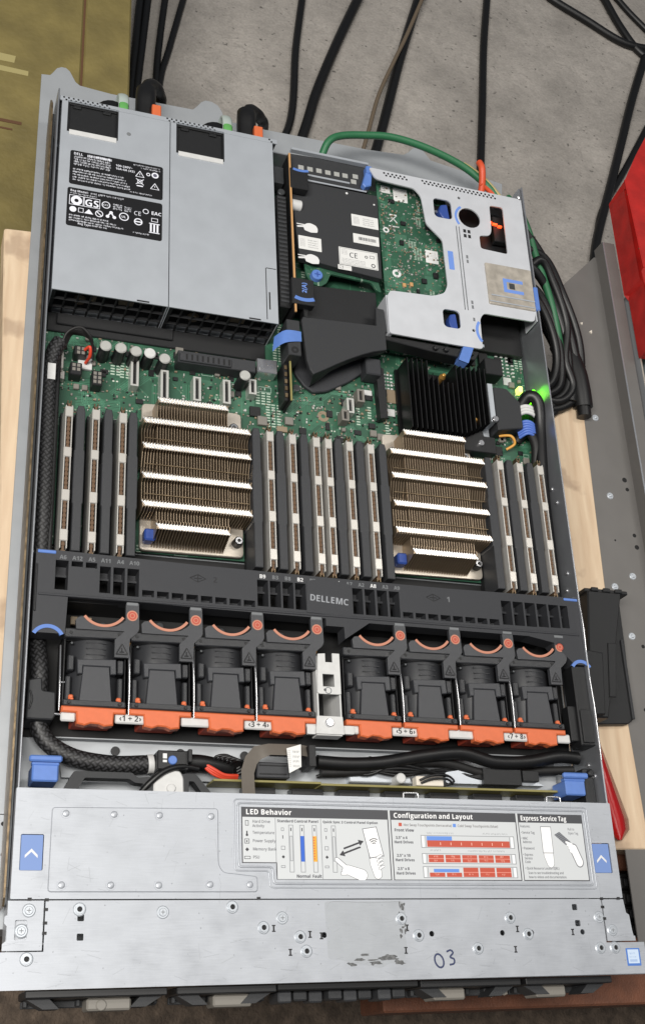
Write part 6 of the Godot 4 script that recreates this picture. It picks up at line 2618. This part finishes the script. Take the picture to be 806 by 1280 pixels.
	# black coil beside the right wall
	var loops := [
		["outermost black cable of the coil outside the right wall", [224, 8, -372, 250, 0, -352, 273, -12, -326, 287, -22, -290, 296, -28, -255, 300, -34, -225, 294, -36, -205, 276, -38, -192, 250, -38, -188]],
		["second black cable of the coil outside the right wall", [226, 4, -330, 248, 0, -318, 270, -12, -296, 284, -22, -262, 288, -30, -228, 280, -34, -206, 258, -36, -194, 240, -36, -190]],
		["third black cable of the coil outside the right wall", [228, 2, -305, 250, -4, -296, 268, -14, -270, 276, -22, -240, 274, -28, -212, 258, -30, -200, 238, -30, -196]],
		["innermost black cable of the coil outside the right wall", [230, 6, -288, 246, 2, -278, 260, -6, -255, 266, -14, -230, 260, -20, -208, 242, -22, -198]],
		["black cable of the coil crossing over the others near its middle", [226, -10, -300, 250, 4, -330, 268, -4, -312, 284, -16, -276, 282, -24, -240, 290, -30, -214, 276, -34, -198, 250, -36, -200]],
		["black cable of the coil hanging lowest, close to the server wall", [226, -14, -280, 236, -10, -262, 246, -20, -236, 262, -28, -222, 272, -36, -204, 262, -38, -186, 240, -38, -184]],
		["thin slack black cable of the coil bulging to the right", [232, 0, -345, 262, -4, -340, 286, -18, -312, 303, -28, -272, 306, -36, -236, 296, -38, -214, 280, -36, -206]],
		["lower black cable of the coil against the tray", [232, -34, -330, 262, -36, -300, 282, -38, -262, 290, -39, -226, 282, -40, -200, 262, -40, -182, 236, -40, -178]],
	]
	for q in loops:
		cable(q[0], Q(q[1]), 4.3, M.rubber, "coil of black cables outside the right wall", "coiled_cable", 8)
	s = S()
	s.tube(Q([296, -34, -250, 300, -33, -232, 302, -34, -212, 303, -36, -196]), 9.5, 14, 4, 0.9)
	s.tube(Q([303, -36, -198, 303, -37, -186]), 7.0, 12, 3)
	s.tube(Q([294, -30, -262, 296, -34, -248]), 6.0, 12, 3)
	lone("cord_plug", s, M.rubber, "black cord plug lying on the tray beside the coiled cables", "plug", Vector3(300, -45, -208))
	s = S()
	s.tube(Q([283, -36, -262, 288, -34, -240, 290, -35, -216, 289, -37, -200]), 8.0, 14, 4, 0.9)
	lone("cord_plug", s, M.rubber, "smaller black cord plug between the coil and the larger plug", "plug", Vector3(288, -45, -230))


func build_neighbours() -> void:
	# grey steel tray on the right
	var t := thing("steel_tray", "flat grey steel tray with screws and holes lying right of the server", "tray", Vector3(330, -60, -100))
	var s := S()
	s.plate(P([293, -331, 350, -388, 352.4, -388, 352.4, 300, 285, 300, 285, -331]), -46.4, -45.0, [], true)
	s.box(352.4, 353.6, -46.4, -30, -398, 300, 0.3)
	s.box(353.6, 367, -31.2, -30, -398, 300, 0.3)
	part("sheet", s, M.tray_steel, t)
	s = S()
	s.box(352.2, 353.9, -30, -29.4, -397, 300, 0.2)
	part("bright_edge", s, M.steel_wall, t)
	for q in [[321, -192], [324, -108], [335, -27], [314, -15], [324, 32], [300, 60], [336, 70]]:
		s = S()
		s.cyl(Vector3(q[0], -45, q[1]), Vector3.UP, 3.6, 3.2, 0.7, 14, 0.2)
		s.cyl(Vector3(q[0], -44.3, q[1]), Vector3.UP, 1.8, 1.6, 1.0, 12, 0.3)
		part("screw", s, M.steel_psu, t)
	s = S()
	for q in [[343, -127, 2.6], [344.4, -117, 2.0], [344, -69, 2.0], [344.6, -57, 2.4], [334, 41, 1.8], [322, -62, 1.0], [340, 80, 1.6], [318, -250, 1.2], [326, 100, 1.8]]:
		s.cyl(Vector3(q[0], -45.05, q[1]), Vector3.UP, q[2], q[2], 0.12, 12)
	each("round_hole", s, M.pit, t)
	s = S()
	s.plate(P([329, -292, 332, -294, 331.6, -290]), -45, -43.4)
	s.plate(P([320, -301, 323, -302, 322, -299]), -45, -44)
	lone("paper_crumb", s, M.paper, "tiny pale crumbs lying on the dark rear part of the tray", "crumb", Vector3(327, -45, -296))
	t = thing("second_tray", "narrow steel channel with a greenish edge right of the grey tray", "tray", Vector3(400, -60, -100))
	s = S()
	s.box(373, 374.4, -60, -29, -336, 300, 0.3)
	s.box(374.4, 382, -60, -58.6, -336, 300, 0.3)
	s.box(384, 480, -62, -60.6, -336, 300, 0.3)
	s.box(390, 391.4, -60.4, -26, -333, 300, 0.3)
	part("channel", s, M.steel_dull, t)
	s = S()
	s.box(372.8, 374.6, -29, -28.4, -335, 300, 0.2)
	s.box(389.8, 391.6, -26, -25.4, -332, 300, 0.2)
	each("edge", s, M.nickel, t)
	s = S()
	s.box(376, 378.6, -58.6, -34, -330, 300, 0.3)
	each("green_strip", s, M.green_cable, t)
	s = S()
	s.box(367.4, 372.4, -60, -40, -390, 300, 0.3)
	part("brown_strip", s, M.brown_wood, t)
	# red painted cover
	t = thing("red_cover", "chipped red painted sheet steel cover at the right edge", "cover", Vector3(400, -60, -400))
	s = S()
	s.plate(P([368, -446, 371, -448, 371, -258, 380, -258, 372, -330, 367.4, -333]), -28, 0)
	part("left_face", s, M.red_paint, t)
	s = S()
	var g: Array = []
	for q in [[371.0, -459.0, 374.6, -349.0], [390, -496, 398, -320], [412, -534, 440, -300], [520, -660, 560, -280]]:
		var lift: float = (q[0] - 371.0) * 0.10
		g.append([Vector3(q[0], lift, q[1]), Vector3(lerpf(q[0], q[2], 0.33), lift, lerpf(q[1], q[3], 0.33)), Vector3(lerpf(q[0], q[2], 0.66), lift, lerpf(q[1], q[3], 0.66)), Vector3(q[2], lift, q[3])])
	s.skin(g, Vector3.UP)
	s.quad(Vector3(371, 0, -459), Vector3(374.6, 0, -349), Vector3(367.2, -29, -333), Vector3(368, -29, -449), Vector3.LEFT)
	s.quad(Vector3(374.6, 0, -349), Vector3(398, 2.7, -320), Vector3(390, -29, -300), Vector3(367.2, -29, -333), Vector3.BACK)
	s.quad(Vector3(398, 2.7, -320), Vector3(560, 19, -280), Vector3(552, -29, -260), Vector3(390, -29, -300), Vector3.BACK)
	part("top_sheet", s, M.red_paint, t)
	s = S()
	s.tube(Q([371, 0, -459, 372.8, 0, -404, 374.6, 0, -349]), 0.9, 6, 3)
	part("fold", s, M.red_paint, t)
	s = S()
	for q in [[371.6, -0.4, -440], [373.8, -0.3, -372], [369.4, -20, -350], [368.6, -24, -344]]:
		s.dome(Vector3(q[0], q[1], q[2]), 1.2, 1.0, 7)
	each("chip_mark", s, M.olive_dark, t)
	# red tool handle on the plank
	s = S()
	g = []
	var steps := 12
	for r in steps + 1:
		var v := r / float(steps)
		var c := Vector3(lerpf(262, 276, v), lerpf(-41, -37, v), lerpf(112, 214, v))
		var w := lerpf(4.5, 14.5, v) * sqrt(clampf((1.0 - v) * 8.0, 0.02, 1.0)) * (1.0 if v > 0.02 else 0.5)
		var h := lerpf(3.6, 8.0, v) * sqrt(clampf((1.0 - v) * 8.0, 0.02, 1.0))
		var row: Array = []
		for k in 17:
			var a := TAU * k / 16.0
			var f := 1.0 + 0.06 * cos(a * 4.0)
			row.append(c + Vector3(cos(a) * w * f, sin(a) * h * f, 0))
		g.append(row)
	for k in g.size() - 1:
		for q in 16:
			var c0 := Vector3(0, -39, g[k][q].z)
			c0.x = (g[k][0].x + g[k][8].x) / 2
			c0.y = (g[k][4].y + g[k][12].y) / 2
			var n0: Vector3 = (g[k][q] - c0).normalized()
			var n1: Vector3 = (g[k][q + 1] - c0).normalized()
			s.tri(g[k][q], g[k][q + 1], g[k + 1][q + 1], n0, n1, n1)
			s.tri(g[k][q], g[k + 1][q + 1], g[k + 1][q], n0, n1, n0)
	lone("tool_handle", s, M.red_clear, "translucent red tool handle lying on the plank by the server's front right corner", "tool handle", Vector3(270, -45, 170))
	# black plastic blank leaning on the plank
	t = thing("plastic_baffle", "matt black plastic baffle lying on the plank outside the right wall", "baffle", Vector3(285, -45, 60))
	s = S()
	s.plate(rounded(P([262, 2, 310, 0, 309, 48, 306, 112, 300, 116, 262, 118, 255, 60]), 1.5), -45, -36, [], true, 0.8)
	part("base", s, M.black, t)
	s = S()
	s.plate(P([264, 4, 298, 4, 267, 118, 249, 118]), -30, -14, [], true, 1.2)
	s.plate(P([250, 60, 268, 62, 262, 116, 246, 117]), -14, -10.5, [], true, 0.8)
	s.plate(P([276, 52, 284, 52, 276, 100, 270, 100]), -14, -12.6, [], true, 0.5)
	each("ridge", s, M.black, t)
	s = S()
	s.box(262, 306, -36, -16, 1, 4.6, 0.8)
	for x in [268, 280, 292]:
		s.box(x, x + 7, -16, -13.6, 0.6, 4.4, 0.6)
	part("end_rib", s, M.black, t)
	s = S()
	s.box(274, 290, -36, -34.6, 66, 68, 0.3)
	s.box(281, 283, -36, -34.4, 62, 86, 0.3)
	s.box(304, 306.4, -36, -33.6, 40, 112, 0.4)
	each("rib", s, M.black_soft, t)
	# black drive bay of another machine at the right edge
	t = thing("black_bay", "black drive bay front of another machine at the lower right edge", "drive bay", Vector3(320, -110, 275))
	s = S()
	s.box(262, 420, -94.8, -80, 234.2, 288.4, 0.5)
	part("body", s, M.pit, t)
	for r in 4:
		for c in 5:
			s = S()
			var x := 268.0 + c * 26.0 + r * 0.8
			var z := 238.0 + r * 12.6
			s.plate(rounded(R(x, x + 23, z, z + 10.4), 1.6), -80, -72, [], true, 1.0)
			var cell := part("bay_cell", s, M.chip, t)
			s = S()
			s.box(x + 3, x + 6.4, -72, -71.2, z + 2, z + 8, 0.4)
			part("bay_latch", s, M.black_soft, cell)
